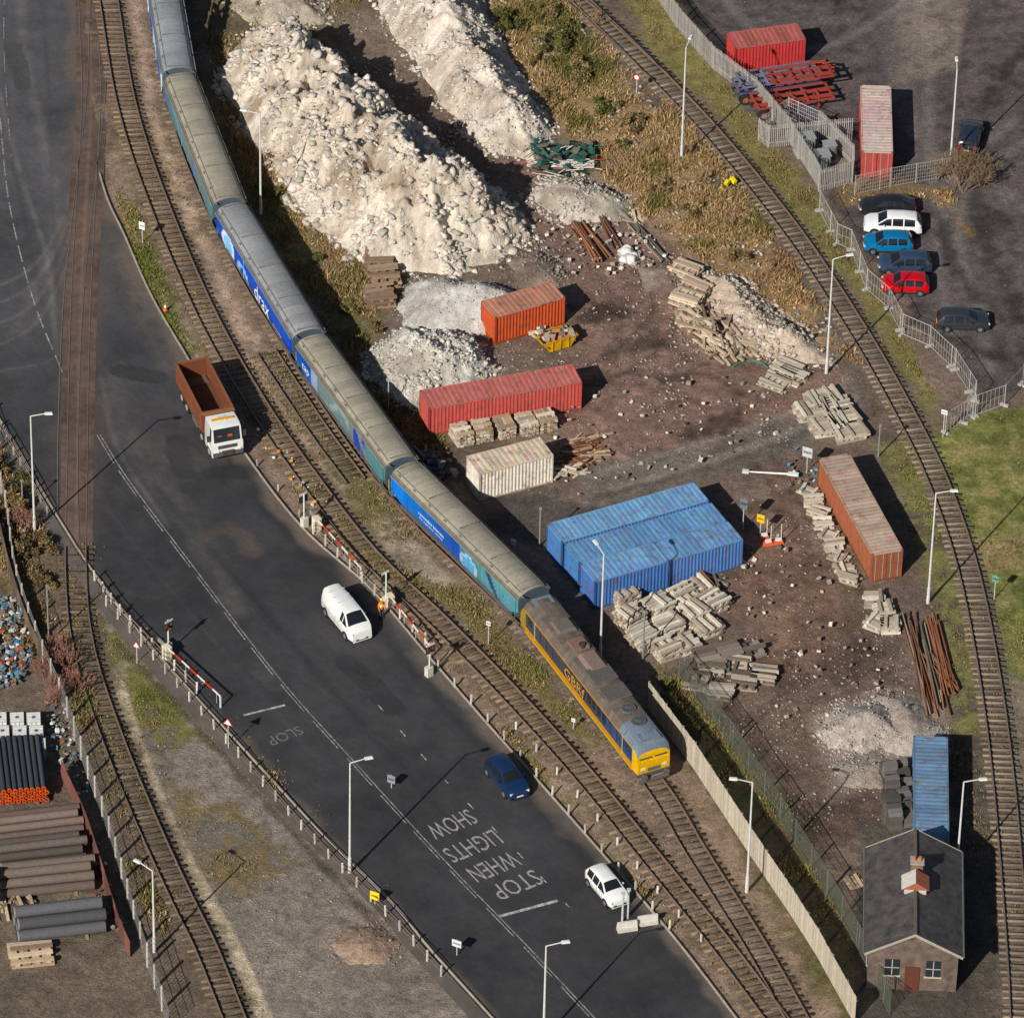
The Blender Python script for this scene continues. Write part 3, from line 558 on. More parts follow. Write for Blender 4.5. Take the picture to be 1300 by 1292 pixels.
for p in [(85,850),(70,880),(98,880),(55,860),(75,835),(62,895),(30,670)]: twigs("bare_shrub",p,1.4,1.8,11,(.26,.14,.115))
for p in [(890,230),(820,200),(760,30),(980,350),(870,200),(930,290)]: twigs("bare_shrub",p,1.0,1.1,8,(.26,.19,.12))
# ---------------- containers ----------------
def container(name,p0,p1,L,colr,roof=None,H=2.59,Wd=2.44,mi=3,shift=(0,0)):
    a=W(p0);b=W(p1);d=(b-a)/np.hypot(*(b-a));nn=np.array([-d[1],d[0]])
    c=(a+b)/2+nn*(Wd/2+shift[1])+d*shift[0];rz=atan2(d[1],d[0]);m=MB();roof=roof or colr
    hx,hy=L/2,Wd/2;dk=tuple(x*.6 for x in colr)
    def corr(p,q,z0,z1,nrm):
        ln=sqrt((q[0]-p[0])**2+(q[1]-p[1])**2);k=int(ln/.28);vs=[]
        ux,uy=(q[0]-p[0])/ln,(q[1]-p[1])/ln;st=ln/k
        for i in range(k):
            for f,dd in((0,0),(.28,0),(.42,-.05),(.86,-.05)):
                s=(i+f)*st;vs.append((p[0]+ux*s+nrm[0]*dd,p[1]+uy*s+nrm[1]*dd))
        vs.append(q);V=[(x,y,z0) for x,y in vs]+[(x,y,z1) for x,y in vs];N=len(vs)
        m.add(V,[(i,i+1,N+i+1,N+i) for i in range(N-1)],[vc(colr,.1) for _ in range(N-1)],mi)
    corr((-hx+.08,-hy+.03),(hx-.08,-hy+.03),.14,H-.1,(0,-1));corr((hx-.08,hy-.03),(-hx+.08,hy-.03),.14,H-.1,(0,1))
    corr((-hx+.03,hy-.08),(-hx+.03,-hy+.08),.14,H-.1,(-1,0))
    for s in (-1,1):
        m.box((hx-.05,s*hy*.48,H/2),(.06,hy*.92,H-.3),vc(colr,.08),mi=mi)
        for k in (.25,.72): m.cyl((hx+.01,s*hy*k,.15),(hx+.01,s*hy*k,H-.12),.02,.02,(.35,.35,.33),5)
    for sx in(-1,1):
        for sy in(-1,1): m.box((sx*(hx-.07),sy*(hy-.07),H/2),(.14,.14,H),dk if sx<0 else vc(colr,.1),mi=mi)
    for sy in(-1,1):
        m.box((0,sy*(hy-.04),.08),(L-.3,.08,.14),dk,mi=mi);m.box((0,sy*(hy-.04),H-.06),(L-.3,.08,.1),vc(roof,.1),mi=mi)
    for sx in(-1,1):
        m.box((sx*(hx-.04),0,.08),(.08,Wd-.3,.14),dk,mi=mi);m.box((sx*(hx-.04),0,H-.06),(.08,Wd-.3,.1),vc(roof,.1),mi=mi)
    k=int(L/.42);st=(L-.2)/k
    xs=[]
    for i in range(k):
        for f,dz in((0,0),(.45,0),(.6,-.02),(.85,-.02)): xs.append((-hx+.1+(i+f)*st,dz))
    xs.append((hx-.1,0));N=len(xs)
    kk=[U(.85,1.15) for _ in range(N)]
    V=[(x,y,H-.03+dz) for y in(-hy+.09,-.4,.4,hy-.09) for x,dz in xs]
    m.add(V,[(r*N+i,r*N+i+1,(r+1)*N+i+1,(r+1)*N+i) for r in range(3) for i in range(N-1)],[tuple(q*kk[i//9*9]*U(.88,1.1) for q in roof) for r in range(3) for i in range(N-1)],mi)
    m.box((0,0,.1),(L-.2,Wd-.2,.06),(.05,.04,.035))
    return m.make(name,c,rz)
BLU=(.09,.19,.38)
container("shipping_container",(628,438),(717,412),6.06,(.42,.11,.07),(.38,.2,.15))
container("shipping_container",(547,553),(735,520),12.19,(.40,.11,.10),(.40,.155,.14))
container("shipping_container",(607,637),(703,612),6.06,(.60,.55,.48),(.52,.43,.34))
fb0,fb1=(762,772),(934,722)
container("shipping_container",fb0,fb1,6.06,(.08,.15,.33),(.16,.27,.43),shift=(-3.08,0))
container("shipping_container",fb0,fb1,6.06,(.10,.18,.37),(.15,.25,.41),shift=(3.08,0))
container("shipping_container",fb0,fb1,12.19,BLU,(.14,.25,.41),shift=(0,2.62),H=2.5)
container("shipping_container",fb0,fb1,12.19,BLU,(.17,.29,.45),shift=(-.1,5.3))
container("shipping_container",(1036,614),(1106,742),12.19,(.25,.10,.065),(.36,.27,.22))
container("shipping_container",(925,96),(1028,82),6.06,(.38,.075,.075),(.33,.12,.11))
container("shipping_container",(1157,970),(1158,1110),12.19,(.09,.14,.22),(.13,.2,.29))
container("shipping_container",(1090,142),(1092,226),9.6,(.34,.09,.08),(.46,.36,.33),Wd=2.5)
# ---------------- cars ----------------
TY=(.02,.02,.02)
HATCH=[(-.5,.42,0,'t'),(-.492,.62,0,'b'),(-.44,.8,0,'b'),(-.405,.92,0,'r'),(-.375,.96,1,'r'),(-.19,1,0,'r'),(-.17,1,1,'r'),(.01,.99,0,'r'),(.03,.985,1,'r'),(.11,.955,1,'w'),(.26,.69,0,'h'),(.38,.645,0,'h'),(.455,.58,0,'h'),(.49,.46,0,'h'),(.5,.34,0,'h')]
SALOON=[(-.5,.42,0,'t'),(-.492,.62,0,'t'),(-.40,.68,0,'b'),(-.27,.93,0,'r'),(-.24,.96,1,'r'),(-.12,1,0,'r'),(-.10,1,1,'r'),(.02,.99,0,'r'),(.035,.985,1,'r'),(.10,.955,1,'w'),(.25,.68,0,'h'),(.38,.63,0,'h'),(.455,.57,0,'h'),(.49,.45,0,'h'),(.5,.34,0,'h')]
def car(name,px,hd,colr,L=4.2,Wd=1.78,H=1.48,st=HATCH,belt=.62,extra=None):
    m=MB();hw=Wd/2;zb=.2
    def wx(x): 
        a=abs(x)*2; return hw*(1-.17*max(0,(a-.68)/.32)**2)
    secs=[]
    for x,T,sg,tp in st:
        T=T*H;bz=min(belt*H,T-.06);w_=wx(x)
        k=(T-bz)/(H*(1-belt)) if T>bz+.1 else 0;k=min(max(k,0),1)
        wt=w_*(1-.25*k)-.03
        side=[(w_*.93,zb),(w_,zb+.18),(w_,bz*.75),(w_*.965,bz),(wt,T-.06*(1 if k>0.2 else .6)),(wt*.84,T-.005),(wt*.4,T+.035),(0,T+.042)]
        ring=[(y,z) for y,z in side]+[(-y,z) for y,z in side[-2::-1]]
        secs.append([(x*L,y,z) for y,z in ring])
    nR=len(secs[0])
    gl=(.012,.014,.018)
    def isg(i,j):
        tp=st[i][3]
        if j==3 or j==nR-5: return st[i][2]==1
        if tp in('w','b') and 5<=j<=nR-7: return True
        return False
    m.loft(secs,lambda i,j: gl if j>=0 and isg(i,j) else ((.03,.03,.03) if j in(0,nR-2,nR-1) else colr),lambda i,j:1 if j>=0 and isg(i,j) else 2)
    for sx in(-.31,.315):
        for sy in(-1,1):
            y=sy*(wx(sx)-.10);r=.31*H/1.48 if H<1.7 else .34
            m.cyl((sx*L,y-.1*sy,r),(sx*L,y+.115*sy,r),r*1.16,r*1.16,(.012,.012,.012),16)
            m.cyl((sx*L,y-.1*sy,r),(sx*L,y+.13*sy,r),r,r,TY,16);m.cyl((sx*L,y+.1*sy,r),(sx*L,y+.14*sy,r),r*.62,r*.58,(.35,.35,.36),10,mi=5)
    for sy in(-1,1):
        m.box((L*.462,sy*hw*.66,H*.46),(.22,.34,.13),(.6,.62,.65),rz=-sy*.35,mi=1);m.box((-L*.487,sy*hw*.74,H*.55),(.08,.22,.22),(.35,.015,.01),mi=2)
        m.box((L*.16,sy*(hw+.07),belt*H+.05),(.12,.16,.11),colr,mi=2)
        m.box((-L*.03,sy*(hw+.002),H*.33),(L*.36,.01,.03),(.05,.05,.05))
        m.box((L*.0,sy*(hw+.001),H*.42),(.015,.01,H*.32),(.05,.05,.05));m.box((-L*.19,sy*(hw+.001),H*.42),(.015,.01,H*.32),(.05,.05,.05));m.box((L*.2,sy*(hw-.0),H*.4),(.015,.01,H*.28),(.05,.05,.05))
    m.box((L*.497,0,.36),(.03,1.0,.16),(.03,.03,.03));m.box((L*.502,0,.42),(.02,.5,.11),(.7,.7,.68));m.box((-L*.502,0,.5),(.02,.5,.11),(.7,.6,.1))
    if extra: extra(m,L,hw,H)
    return m.make(name,W(px),hd,z=.01,smooth=38)
car("car",(643,994),ang((622,968),(662,1020)),(.015,.03,.075),4.25,1.8,1.5)
car("hatchback_car",(770,1133),ang((750,1112),(790,1160)),(.75,.75,.74),3.8,1.66,1.5)
ph_=[((1126,269),(.015,.016,.018),4.5,SALOON,1.42,pi+.03),((1133,293),(.75,.75,.75),4.6,HATCH,1.65,pi-.03),((1127,316),(.01,.15,.33),3.9,HATCH,1.48,.02+pi),((1148,342),(.035,.055,.09),4.2,HATCH,1.48,pi+.05),((1149,368),(.50,.01,.015),3.7,HATCH,1.45,pi-.02),((1222,414),(.03,.033,.04),4.1,HATCH,1.45,.02)]
for p,c,L,st,H,h in ph_: car("parked_car",p,h,c,L,1.78,H,st)
car("parked_car",(1231,180),radians(80),(.02,.03,.05),4.2,1.78,1.5,HATCH)
VAN=[(-.5,.5,0,'t'),(-.497,.9,0,'t'),(-.48,.97,0,'r'),(-.2,1,0,'r'),(.0,1,0,'r'),(.13,.985,1,'r'),(.2,.965,0,'r'),(.215,.95,1,'w'),(.36,.64,0,'h'),(.43,.57,0,'h'),(.485,.48,0,'h'),(.5,.32,0,'h')]
def vx(m,L,hw,H):
    m.box((-L*.503,.38,H*.74),(.02,.55,.4),(.012,.014,.018),mi=1);m.box((-L*.503,-.38,H*.74),(.02,.55,.4),(.012,.014,.018),mi=1)
    for x in (-1.6,-.9,-.2): m.box((x,0,H+.045),(.05,1.3,.03),(.5,.5,.48))
    for sy in(-1,1): m.box((-L*.1,sy*(hw+.004),.9),(L*.5,.015,.04),(.3,.3,.3))
car("van",(440,792),ang((420,768),(460,816)),(.74,.74,.72),4.95,1.92,1.98,VAN,.6,vx)
# ---------------- tipper lorry ----------------
def lorry():
    m=MB();rb=(.15,.06,.038)
    m.box((-.6,0,.85),(9.2,.9,.3),(.05,.045,.04))
    x0,x1=-5.5,1.35;h0,h1=1.15,2.85;w=1.22
    m.box(((x0+x1)/2,0,h0),(x1-x0,2*w-.1,.12),(.10,.055,.04))
    for sy in(-1,1):
        m.box(((x0+x1)/2,sy*w,(h0+h1)/2),(x1-x0,.07,h1-h0),rb,mi=3);m.box(((x0+x1)/2,sy*w,h1),(x1-x0+.1,.15,.12),(.2,.09,.055),mi=3)
        for i in range(9): m.box((x0+.35+i*(x1-x0-.7)/8,sy*(w+.07),(h0+h1)/2),(.1,.09,h1-h0-.1),vc((.17,.075,.045)),mi=3)
    m.box((x0,0,(h0+h1)/2),(.07,2*w,h1-h0),(.14,.06,.04),mi=3);m.box((x1,0,(h0+h1)/2+.1),(.07,2*w,h1-h0+.2),rb,mi=3);m.box((x0,0,h1),(.14,2*w,.12),(.2,.09,.055),mi=3)
    m.box((x1+.15,0,h1+.15),(.5,2*w,.06),(.24,.12,.075),mi=3);m.box((x0+.5,0,h0+.12),(1.2,2.1,.12),(.12,.08,.06),rz=.1)
    cx0=1.65;wt=(.68,.68,.66);secs=[]
    for x,zt,wd in((cx0,2.75,1.15),(cx0+.15,2.95,1.18),(3.1,2.95,1.2),(3.45,2.82,1.2),(3.72,1.75,1.22),(3.8,1.55,1.22),(3.82,.55,1.2)):
        secs.append([(x,-wd,.5),(x,-wd,min(1.7,zt-.03)),(x,-wd*.95,zt-.02),(x,-wd*.85,zt),(x,wd*.85,zt),(x,wd*.95,zt-.02),(x,wd,min(1.7,zt-.03)),(x,wd,.5)])
    def g(i,j): return (j in(3,) and i==3) or (j in(1,5) and i==2)
    m.loft(secs,lambda i,j:(.02,.025,.03) if g(i,j) else wt,lambda i,j:1 if g(i,j) else 2)
    m.box((3.62,.25,2.15),(.05,.35,.35),(.55,.12,.03),ry=.25);m.box((3.56,-.55,2.12),(.05,.3,.3),(.6,.16,.04),ry=.25)
    m.box((2.5,0,3.02),(.2,1.7,.1),(.6,.3,.06));m.box((3.86,0,.75),(.1,2.3,.35),(.08,.08,.08));m.box((2.4,0,2.98),(.6,.6,.06),(.5,.5,.5))
    for sy in(-1,1): m.box((3.84,sy*.85,1.0),(.06,.35,.2),(.7,.7,.65),mi=1);m.box((3.5,sy*1.42,2.1),(.12,.2,.5),(.04,.04,.04));m.box((3.8,0,1.35),(.06,1.5,.3),(.15,.15,.15))
    for x in(-4.2,-2.9,1.0,2.9):
        for sy in(-1,1):
            m.cyl((x,sy*.85,.5),(x,sy*1.2,.5),.5,.5,TY,16);m.cyl((x,sy*1.15,.5),(x,sy*1.22,.5),.27,.25,(.3,.28,.26),10)
    for sy in(-1,1): m.box((2.9,sy*1.2,1.03),(1.3,.1,.1),wt,mi=2);m.box((-.8,sy*1.0,.75),(1.2,.4,.5),(.1,.1,.1));m.box((-3.5,sy*1.05,1.08),(2.6,.3,.05),(.04,.04,.04))
    fr=W((289,584));h_=ang((248,512),(288,590));m.make("tipper_lorry",fr-np.array([cos(h_),sin(h_)])*3.75,h_,smooth=30)
lorry()
# ---------------- train ----------------
def bogie(m,x,ax=(-.9,.9),col=(.06,.05,.045)):
    for a in ax:
        for sy in(-1,1): m.cyl((x+a,sy*.68,.70),(x+a,sy*.8,.70),.45,.45,(.12,.1,.09),14)
        m.cyl((x+a,-.8,.70),(x+a,.8,.70),.08,.08,col,6)
    L=ax[-1]-ax[0]+1.0
    for sy in(-1,1): m.box((x,sy*.98,.78),(L,.14,.26),col);[m.box((x+a,sy*1.05,.7),(.3,.12,.3),(.09,.07,.055)) for a in ax]
    m.box((x,0,.85),(.5,2.0,.2),col)
def smoothf(a,b,x): t=min(max((x-a)/(b-a),0),1);return t*t*(3-2*t)
def mixc(a,b,t): return tuple(a[i]*(1-t)+b[i]*t for i in range(3))
ROOFC=(.27,.25,.205)
def wagon(pa,pb,livery,name="hopper_wagon",text=None,roofc=ROOFC):
    a=W(pa);b=W(pb);L=np.hypot(*(b-a))-.75;c=(a+b)/2;rz=atan2(b[1]-a[1],b[0]-a[0]);m=MB()
    nx=96;hl=L/2;secs=[]
    sec=[(1.05,1.15),(1.30,1.5),(1.36,1.75),(1.38,2.0),(1.39,2.25),(1.4,2.5),(1.4,2.75),(1.4,3.0),(1.37,3.3),(1.22,3.52),(.95,3.70),(.5,3.84),(0,3.88)]
    full=[(-y,z) for y,z in sec]+[(y,z) for y,z in sec[-2::-1]]
    n=len(full)
    for i in range(nx+1):
        x=-hl+L*i/nx;e=min(x+hl,hl-x);up=max(0,1.0-e/1.6)
        zb=1.15+up*1.0;secs.append([(x,y*(1-.04*up),max(z,zb) if z<3.0 else z) for y,z in full])
    gr=[U(.8,1.12) for _ in range(nx)]
    def cf(i,j):
        if j<0: return (.07,.09,.11)
        x=(i+.5)/nx;z=(full[j][1]+full[(j+1)%n][1])/2
        if j==n-1: return (.05,.05,.05)
        y=abs(full[j][0]+full[(j+1)%n][0])/2
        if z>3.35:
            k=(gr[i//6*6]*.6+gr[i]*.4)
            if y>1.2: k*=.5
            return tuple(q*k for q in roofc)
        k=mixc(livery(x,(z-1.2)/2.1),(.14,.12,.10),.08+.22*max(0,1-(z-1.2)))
        return vc(k,.07)
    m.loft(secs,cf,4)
    for i in range(5):
        x=-hl+.3+(L-.6)*i/4; m.box((x,0,3.88),(.08,1.7,.03),tuple(q*.55 for q in roofc),mi=4)
    for i in range(9):
        x=-hl+.3+(L-.6)*i/8
        for sy in(-1,1): m.box((x,sy*1.40,2.4),(.04,.04,1.7),vc(livery((x+hl)/L,.5),.1),mi=4);m.box((x+.5,sy*1.1,3.63),(.3,.12,.06),tuple(q*.5 for q in roofc),rx=-sy*.5,mi=4)
    for sy in(-1,1):
        m.box((0,sy*.98,3.71),(L-.5,.04,.04),tuple(q*.55 for q in roofc),mi=4);m.box((0,sy*1.42,3.3),(L-.1,.07,.09),tuple(q*.8 for q in roofc),mi=4)
        m.box((0,sy*1.1,1.08),(L,.16,.22),(.09,.08,.075))
        for sx in(-1,1):
            m.cyl((sx*(hl+.0),sy*.87,1.05),(sx*(hl+.5-.15),sy*.87,1.05),.1,.1,(.1,.09,.08),8);m.cyl((sx*(hl+.3),sy*.87,1.05),(sx*(hl+.36),sy*.87,1.05),.24,.24,(.12,.1,.09),12)
            m.box((sx*(hl-.05),sy*1.0,1.6),(.06,.06,1.2),(.35,.32,.1))
    for x in(-.22,0.0,.22): m.box((x*L,0,.85),(L*.14,1.3,.65),(.07,.065,.06),tx=1.3,ty=1.3)
    for sx in(-1,1): m.box((sx*(hl-.5),0,1.12),(1.2,2.6,.14),(.08,.075,.07));bogie(m,sx*(hl-2.0))
    m.box((0,0,1.0),(L+.7,.3,.2),(.07,.06,.05))
    o=m.make(name,c,rz,z=.0,smooth=25)
    if text:
        for s,xf,zf,wd,he in text:
            q=rtext("lettering",s,wd,he,(.7,.72,.74));q.parent=o;q.location=(-hl+L*xf,-1.43,zf);q.rotation_euler=(pi/2,0,0)
    return o
VB=(.02,.08,.45);LB=(.25,.52,.78);TL=(.07,.19,.21);GT=(.13,.19,.185);GB=(.09,.16,.28);BB=(.05,.17,.48)
def l0(x,z):
    s=sin(x*19+z*2.4)
    if s>.55: return (.6,.68,.78)
    if s>.2: return LB
    return VB
def l1(x,z):
    if abs(z-.5-.45*sin(x*9))<.13 and .15<x<.65: return (.16,.26,.34)
    return mixc(mixc(GB,TL,smoothf(.0,.3,x)),mixc(GT,TL,smoothf(.5,1,x)),smoothf(.25,.6,x)) if not(.66<x+z*.15<.74) else (.1,.17,.33)
def l2(x,z):
    d=sqrt(((x-.17)*6)**2+(z-.5)**2)
    if d<.33: return LB
    if d<.5: return (.6,.68,.8)
    d2=sqrt(((x-.36)*6)**2+(z-.2)**2)
    if .25<d2<.45: return (.3,.5,.75)
    return (.02,.045,.28) if x>.45 and z<.35 else VB
def l3(x,z):
    if x<.18: return mixc(BB,(.03,.07,.3),z)
    if x<.25: return (.25,.33,.5)
    if .62<x<.66 or .8<x+z*.12<.85: return (.16,.17,.2)
    if .66<=x<.78: return (.04,.08,.34)
    if .27<x<.6 and abs(z-.5-.4*sin(x*15))<.14: return (.22,.27,.27)
    return mixc(GT,TL,smoothf(.3,1,x))
def l4(x,z):
    if x<.1: return (.06,.22,.65)
    d=sqrt(((x-.62)*6)**2+(z-.4)**2)
    if d<.3: return (.12,.32,.5)
    if d<.42: return (.3,.42,.55)
    if x<.55: return mixc(BB,(.03,.08,.30),smoothf(.1,.55,x))
    if x<.72: return mixc((.08,.14,.5),TL,smoothf(.55,.72,x+z*.1))
    if .84<x+.1*z<.88: return (.03,.05,.1)
    return (.09,.24,.29)
wagon((188,-140),(196,-20),l0)
wagon((199,-30),(228,140),l0,roofc=(.24,.25,.26))
wagon((228,140),(293,306),l1)
wagon((293,306),(394,474),l2,text=[("drax",.62,2.3,3.4,1.3),("powering tomorrow",.82,1.9,2.0,.2)],roofc=(.24,.245,.25))
wagon((394,474),(512,637),l3,text=[("tap",.12,2.3,1.4,.7)])
wagon((512,637),(680,803),l4,text=[("renewable biomass",.33,2.5,3.5,.3),("for a greener railway",.33,2.1,3.2,.25)])
def loco(pa,pb):
    a=W(pa);b=W(pb);L=np.hypot(*(b-a))-.3;c=(a+b)/2;rz=atan2(b[1]-a[1],b[0]-a[0]);m=MB();hl=L/2
    BD=(.045,.05,.065);OR=(.42,.20,.04);YL=(.6,.36,.035);RF=(.115,.095,.08);CR=(.14,.17,.21)
    full=[(-1.32,1.25),(-1.32,1.75),(-1.32,2.0),(-1.32,3.0),(-1.32,3.15),(-1.0,3.62),(-.45,3.78),(0,3.8),(.45,3.78),(1.0,3.62),(1.32,3.15),(1.32,3.0),(1.32,2.0),(1.32,1.75),(1.32,1.25)]
    n=len(full)
    st=[(-hl,.75),(-hl+.35,.95),(-hl+.8,1)]+[(-hl+.8+(L-1.6)*i/40,1) for i in range(1,40)]+[(hl-.8,1),(hl-.35,.97),(hl-.05,.72)]
    secs=[]
    for x,k in st:
        secs.append([(x,y*(1-.10*(1-k)),1.25+(z-1.25)*(1 if z<2.4 else k)) for y,z in full])
    def cf(i,j):
        if j<0: return YL
        x=(st[i][0]+st[i+1][0])/2;z=(full[j][1]+full[(j+1)%n][1])/2
        if x>hl-.7 : return YL if z<3.3 else CR
        if x<-hl+.7: return (.3,.19,.05) if z<3.2 else RF
        if z>3.2: return (CR if x>hl-3.0 else vc(RF,.2))
        if z>3.0: return OR
        if z<1.8: return OR if abs(x)<hl-1 else (.08,.08,.1)
        if hl-2.4<x<hl-1: return (.03,.06,.16)
        return vc(BD,.08) if x<hl-6 else vc((.04,.06,.12),.08)
    m.loft(secs,cf,4)
    for s in(1,-1):
        X=s*(hl-.03)
        m.box((X-s*.0,0,1.75),(.16,2.5,1.0),YL if s>0 else (.3,.2,.05),mi=4)
        for sy in(-1,1): m.box((s*(hl-.16),sy*.6,2.72),(.10,.95,.62),(.02,.03,.04),ry=-s*.32,mi=1);m.box((X+s*.09,sy*.85,1.65),(.05,.35,.2),(.6,.55,.45))
        m.box((X+s*.09,0,1.5),(.04,1.0,.3),(.12,.1,.08))
        m.box((X,0,1.12),(.3,2.6,.25),(.07,.07,.07));m.box((s*(hl+.05),0,.62),(.15,2.5,.5),(.16,.14,.12),ry=s*.25)
        for sy in(-1,1): m.cyl((X,sy*.87,1.1),(s*(hl+.35),sy*.87,1.1),.12,.12,(.08,.07,.07),8);m.cyl((s*(hl+.33),sy*.87,1.1),(s*(hl+.4),sy*.87,1.1),.25,.25,(.1,.09,.09),12)
        for sy in(-1,1): m.box((s*(hl-1.5),sy*1.325,2.6),(.7,.03,.6),(.02,.03,.04),mi=1);m.box((s*(hl-2.3),sy*1.33,2.3),(.04,.05,1.6),(.5,.45,.2))
        m.box((s*(hl-.9),0,3.72),(.9,1.5,.1),CR,mi=4)
    m.box((-hl+4.2,0,3.86),(1.6,1.5,.22),(.12,.10,.09),tx=.8,ty=.8);m.box((-hl+6.6,.0,3.88),(1.4,1.2,.3),(.17,.11,.085),tx=.8);m.cyl((-hl+7.0,.1,3.9),(-hl+7.0,.1,4.2),.28,.24,(.04,.035,.035),12)
    m.box((-hl+8.8,.1,3.88),(2.2,1.5,.3),(.17,.13,.11),tx=.9,ty=.7)
    for x in(1.0,3.2): m.box((x,0,3.84),(1.6,1.9,.12),(.11,.1,.095));[m.box((x-.7+k*.2,0,3.92),(.06,1.8,.05),(.07,.065,.06)) for k in range(8)]
    for x in(5.2,6.8):
        m.cyl((x,0,3.78),(x,0,3.86),.55,.55,(.1,.11,.115),18);m.cyl((x,0,3.86),(x,0,3.87),.46,.46,(.05,.05,.05),18)
        for k in range(4): m.box((x,0,3.885),(.9,.03,.02),(.12,.12,.12),rz=k*pi/4)
    for k in range(14):
        for sy in(-1,1): m.box((-hl+3.2+k*1.02,sy*1.335,2.5),(.07,.05,1.0),(.03,.035,.045),mi=4);m.box((-hl+3.2+k*1.02,sy*1.12,3.44),(.06,.05,.45),(.1,.09,.08),rx=sy*.6)
    for k in range(5): m.box((hl-8.4+k*.8,-1.34,2.55),(.5,.04,.8),(.015,.015,.02))
    m.box((0,0,1.1),(L-.5,2.4,.3),(.06,.055,.05));m.box((0,0,.75),(5.0,2.2,.6),(.08,.07,.06));
    for sy in (-1,1): m.box((0,sy*1.3,1.22),(L-1.5,.08,.08),(.42,.33,.08))
    for sx in(-1,1): bogie(m,sx*(hl-4.0),(-1.9,0,1.9),(.08,.07,.06))
    o=m.make("diesel_locomotive",c,rz,smooth=30)
    q=rtext("lettering","GBRf",3.2,.85,(.50,.24,.03));q.parent=o;q.location=(hl-9.8,-1.385,2.4);q.rotation_euler=(pi/2,0,0)
loco((680,803),(830,996))
# ---------------- lamp posts ----------------
def lamp(base,hpx,arm=(1,0),name="street_lamp",al=1.1,colr=(.5,.5,.48)):
    b=W(base);h=hpx/(13.6*(1+(base[1]-646)*.00016));m=MB()
    m.cyl((0,0,-.1),(0,0,1.4),.13,.12,colr,8,mi=0);m.cyl((0,0,1.4),(0,0,h),.09,.055,colr,8)
    a=Vector((arm[0],arm[1],0)).normalized()*al
    m.cyl((0,0,h),(a.x,a.y,h+.18),.045,.04,colr,6);r=atan2(a.y,a.x)
    m.box((a.x*1.2,a.y*1.2,h+.2),(.6,.26,.12),(.55,.56,.55),rz=r,tx=.85,ty=.7);m.box((a.x*1.25,a.y*1.25,h+.125),(.42,.2,.05),(.7,.7,.65),rz=r,mi=1)
    return m.make(name,b,0,smooth=40)
for b_,h_,a_ in [((44,674),145,(1,.1)),((444,1108),145,(1,.3)),((331,272),122,(-1,.2)),((865,203),136,(.3,1)),((1049,474),142,(1,.3)),((1178,765),140,(1,.1)),((762,838),136,(-.5,1)),((948,1132),145,(-1,.1)),((1214,1112),125,(1,.1)),((196,1208),108,(-.7,.5)),((690,1318),125,(1,.2)),((1206,214),120,(0,1))]:
    lamp(b_,h_,a_)
def pole(base,h,name="post",r=.06,colr=(.5,.5,.48)):
    m=MB();m.cyl((0,0,-.1),(0,0,h),r,r*.8,colr,7);m.box((0,0,h),(r*3,r*3,.08),colr);return m.make(name,W(base))
def sign(base,h,colr,name="road_sign",sz=(.6,.6),shape='box',hd=-2.0):
    m=MB();m.cyl((0,0,-.1),(0,0,h),.04,.04,(.4,.4,.4),6)
    if shape=='round': m.cyl((0,-.05,h-.1),(0,-.08,h-.1),sz[0]/2,sz[0]/2,(.6,.05,.04),18,cap=(.6,.05,.04));m.cyl((0,-.08,h-.1),(0,-.085,h-.1),sz[0]*.35,sz[0]*.35,colr,18)
    elif shape=='tri':
        s=sz[0]/2;m.add([(-s,-.06,h-.4),(s,-.06,h-.4),(0,-.06,h+.5*s)],[(0,1,2)],(.6,.05,.04));s*=.7;m.add([(-s,-.07,h-.33),(s,-.07,h-.33),(0,-.07,h+.35*s)],[(0,1,2)],(.75,.75,.73))
    else: m.box((0,-.06,h-sz[1]/2),(sz[0],.03,sz[1]),colr);m.box((0,-.08,h-sz[1]/2),(sz[0]*.8,.01,sz[1]*.25),tuple(q*.4 for q in colr))
    m.box((0,-.03,h-.2),(.2,.04,.05),(.3,.3,.3))
    return m.make(name,W(base),hd+pi/2)
for b_,h_,c_,s_,sh in [((181,308),2.0,(.7,.7,.68),(.5,.7),'box'),((174,842),1.9,(.7,.7,.7),(.6,.6),'tri'),((290,950),2.6,(.7,.7,.7),(.8,.6),'tri'),((545,852),2.6,(.6,.1,.08),(.7,.5),'tri'),((497,1000),1.2,(.2,.22,.25),(.6,.7),'box'),((476,1148),1.2,(.75,.55,.03),(.7,.7),'box'),((580,1212),1.4,(.5,.52,.5),(.7,.6),'box'),((808,120),1.8,(.75,.75,.75),(.55,.55),'round'),((965,680),2.0,(.7,.45,.05),(.6,.7),'box'),((943,672),2.9,(.12,.14,.16),(.6,.9),'box'),((1024,600),2.4,(.4,.42,.41),(.8,.9),'box'),((1262,760),2.2,(.12,.25,.2),(.5,.6),'box'),((493,520),3.0,(.3,.3,.3),(.3,.3),'box'),((620,818),2.2,(.5,.5,.5),(.35,.4),'box'),((652,700),1.2,(.75,.75,.75),(.4,.5),'box'),((1197,555),2.6,(.6,.62,.6),(.5,.4),'box'),((728,925),1.0,(.6,.6,.6),(.3,.3),'box')]:
    sign(b_,h_,c_,"road_sign",s_,sh)
for b_,h_ in [((685,694),3.6),((816,838),4.5),((29,648),2.8),((62,815),5.2),((1115,580),3.0)]: pole(b_,h_,"post",.07,(.2,.2,.2))
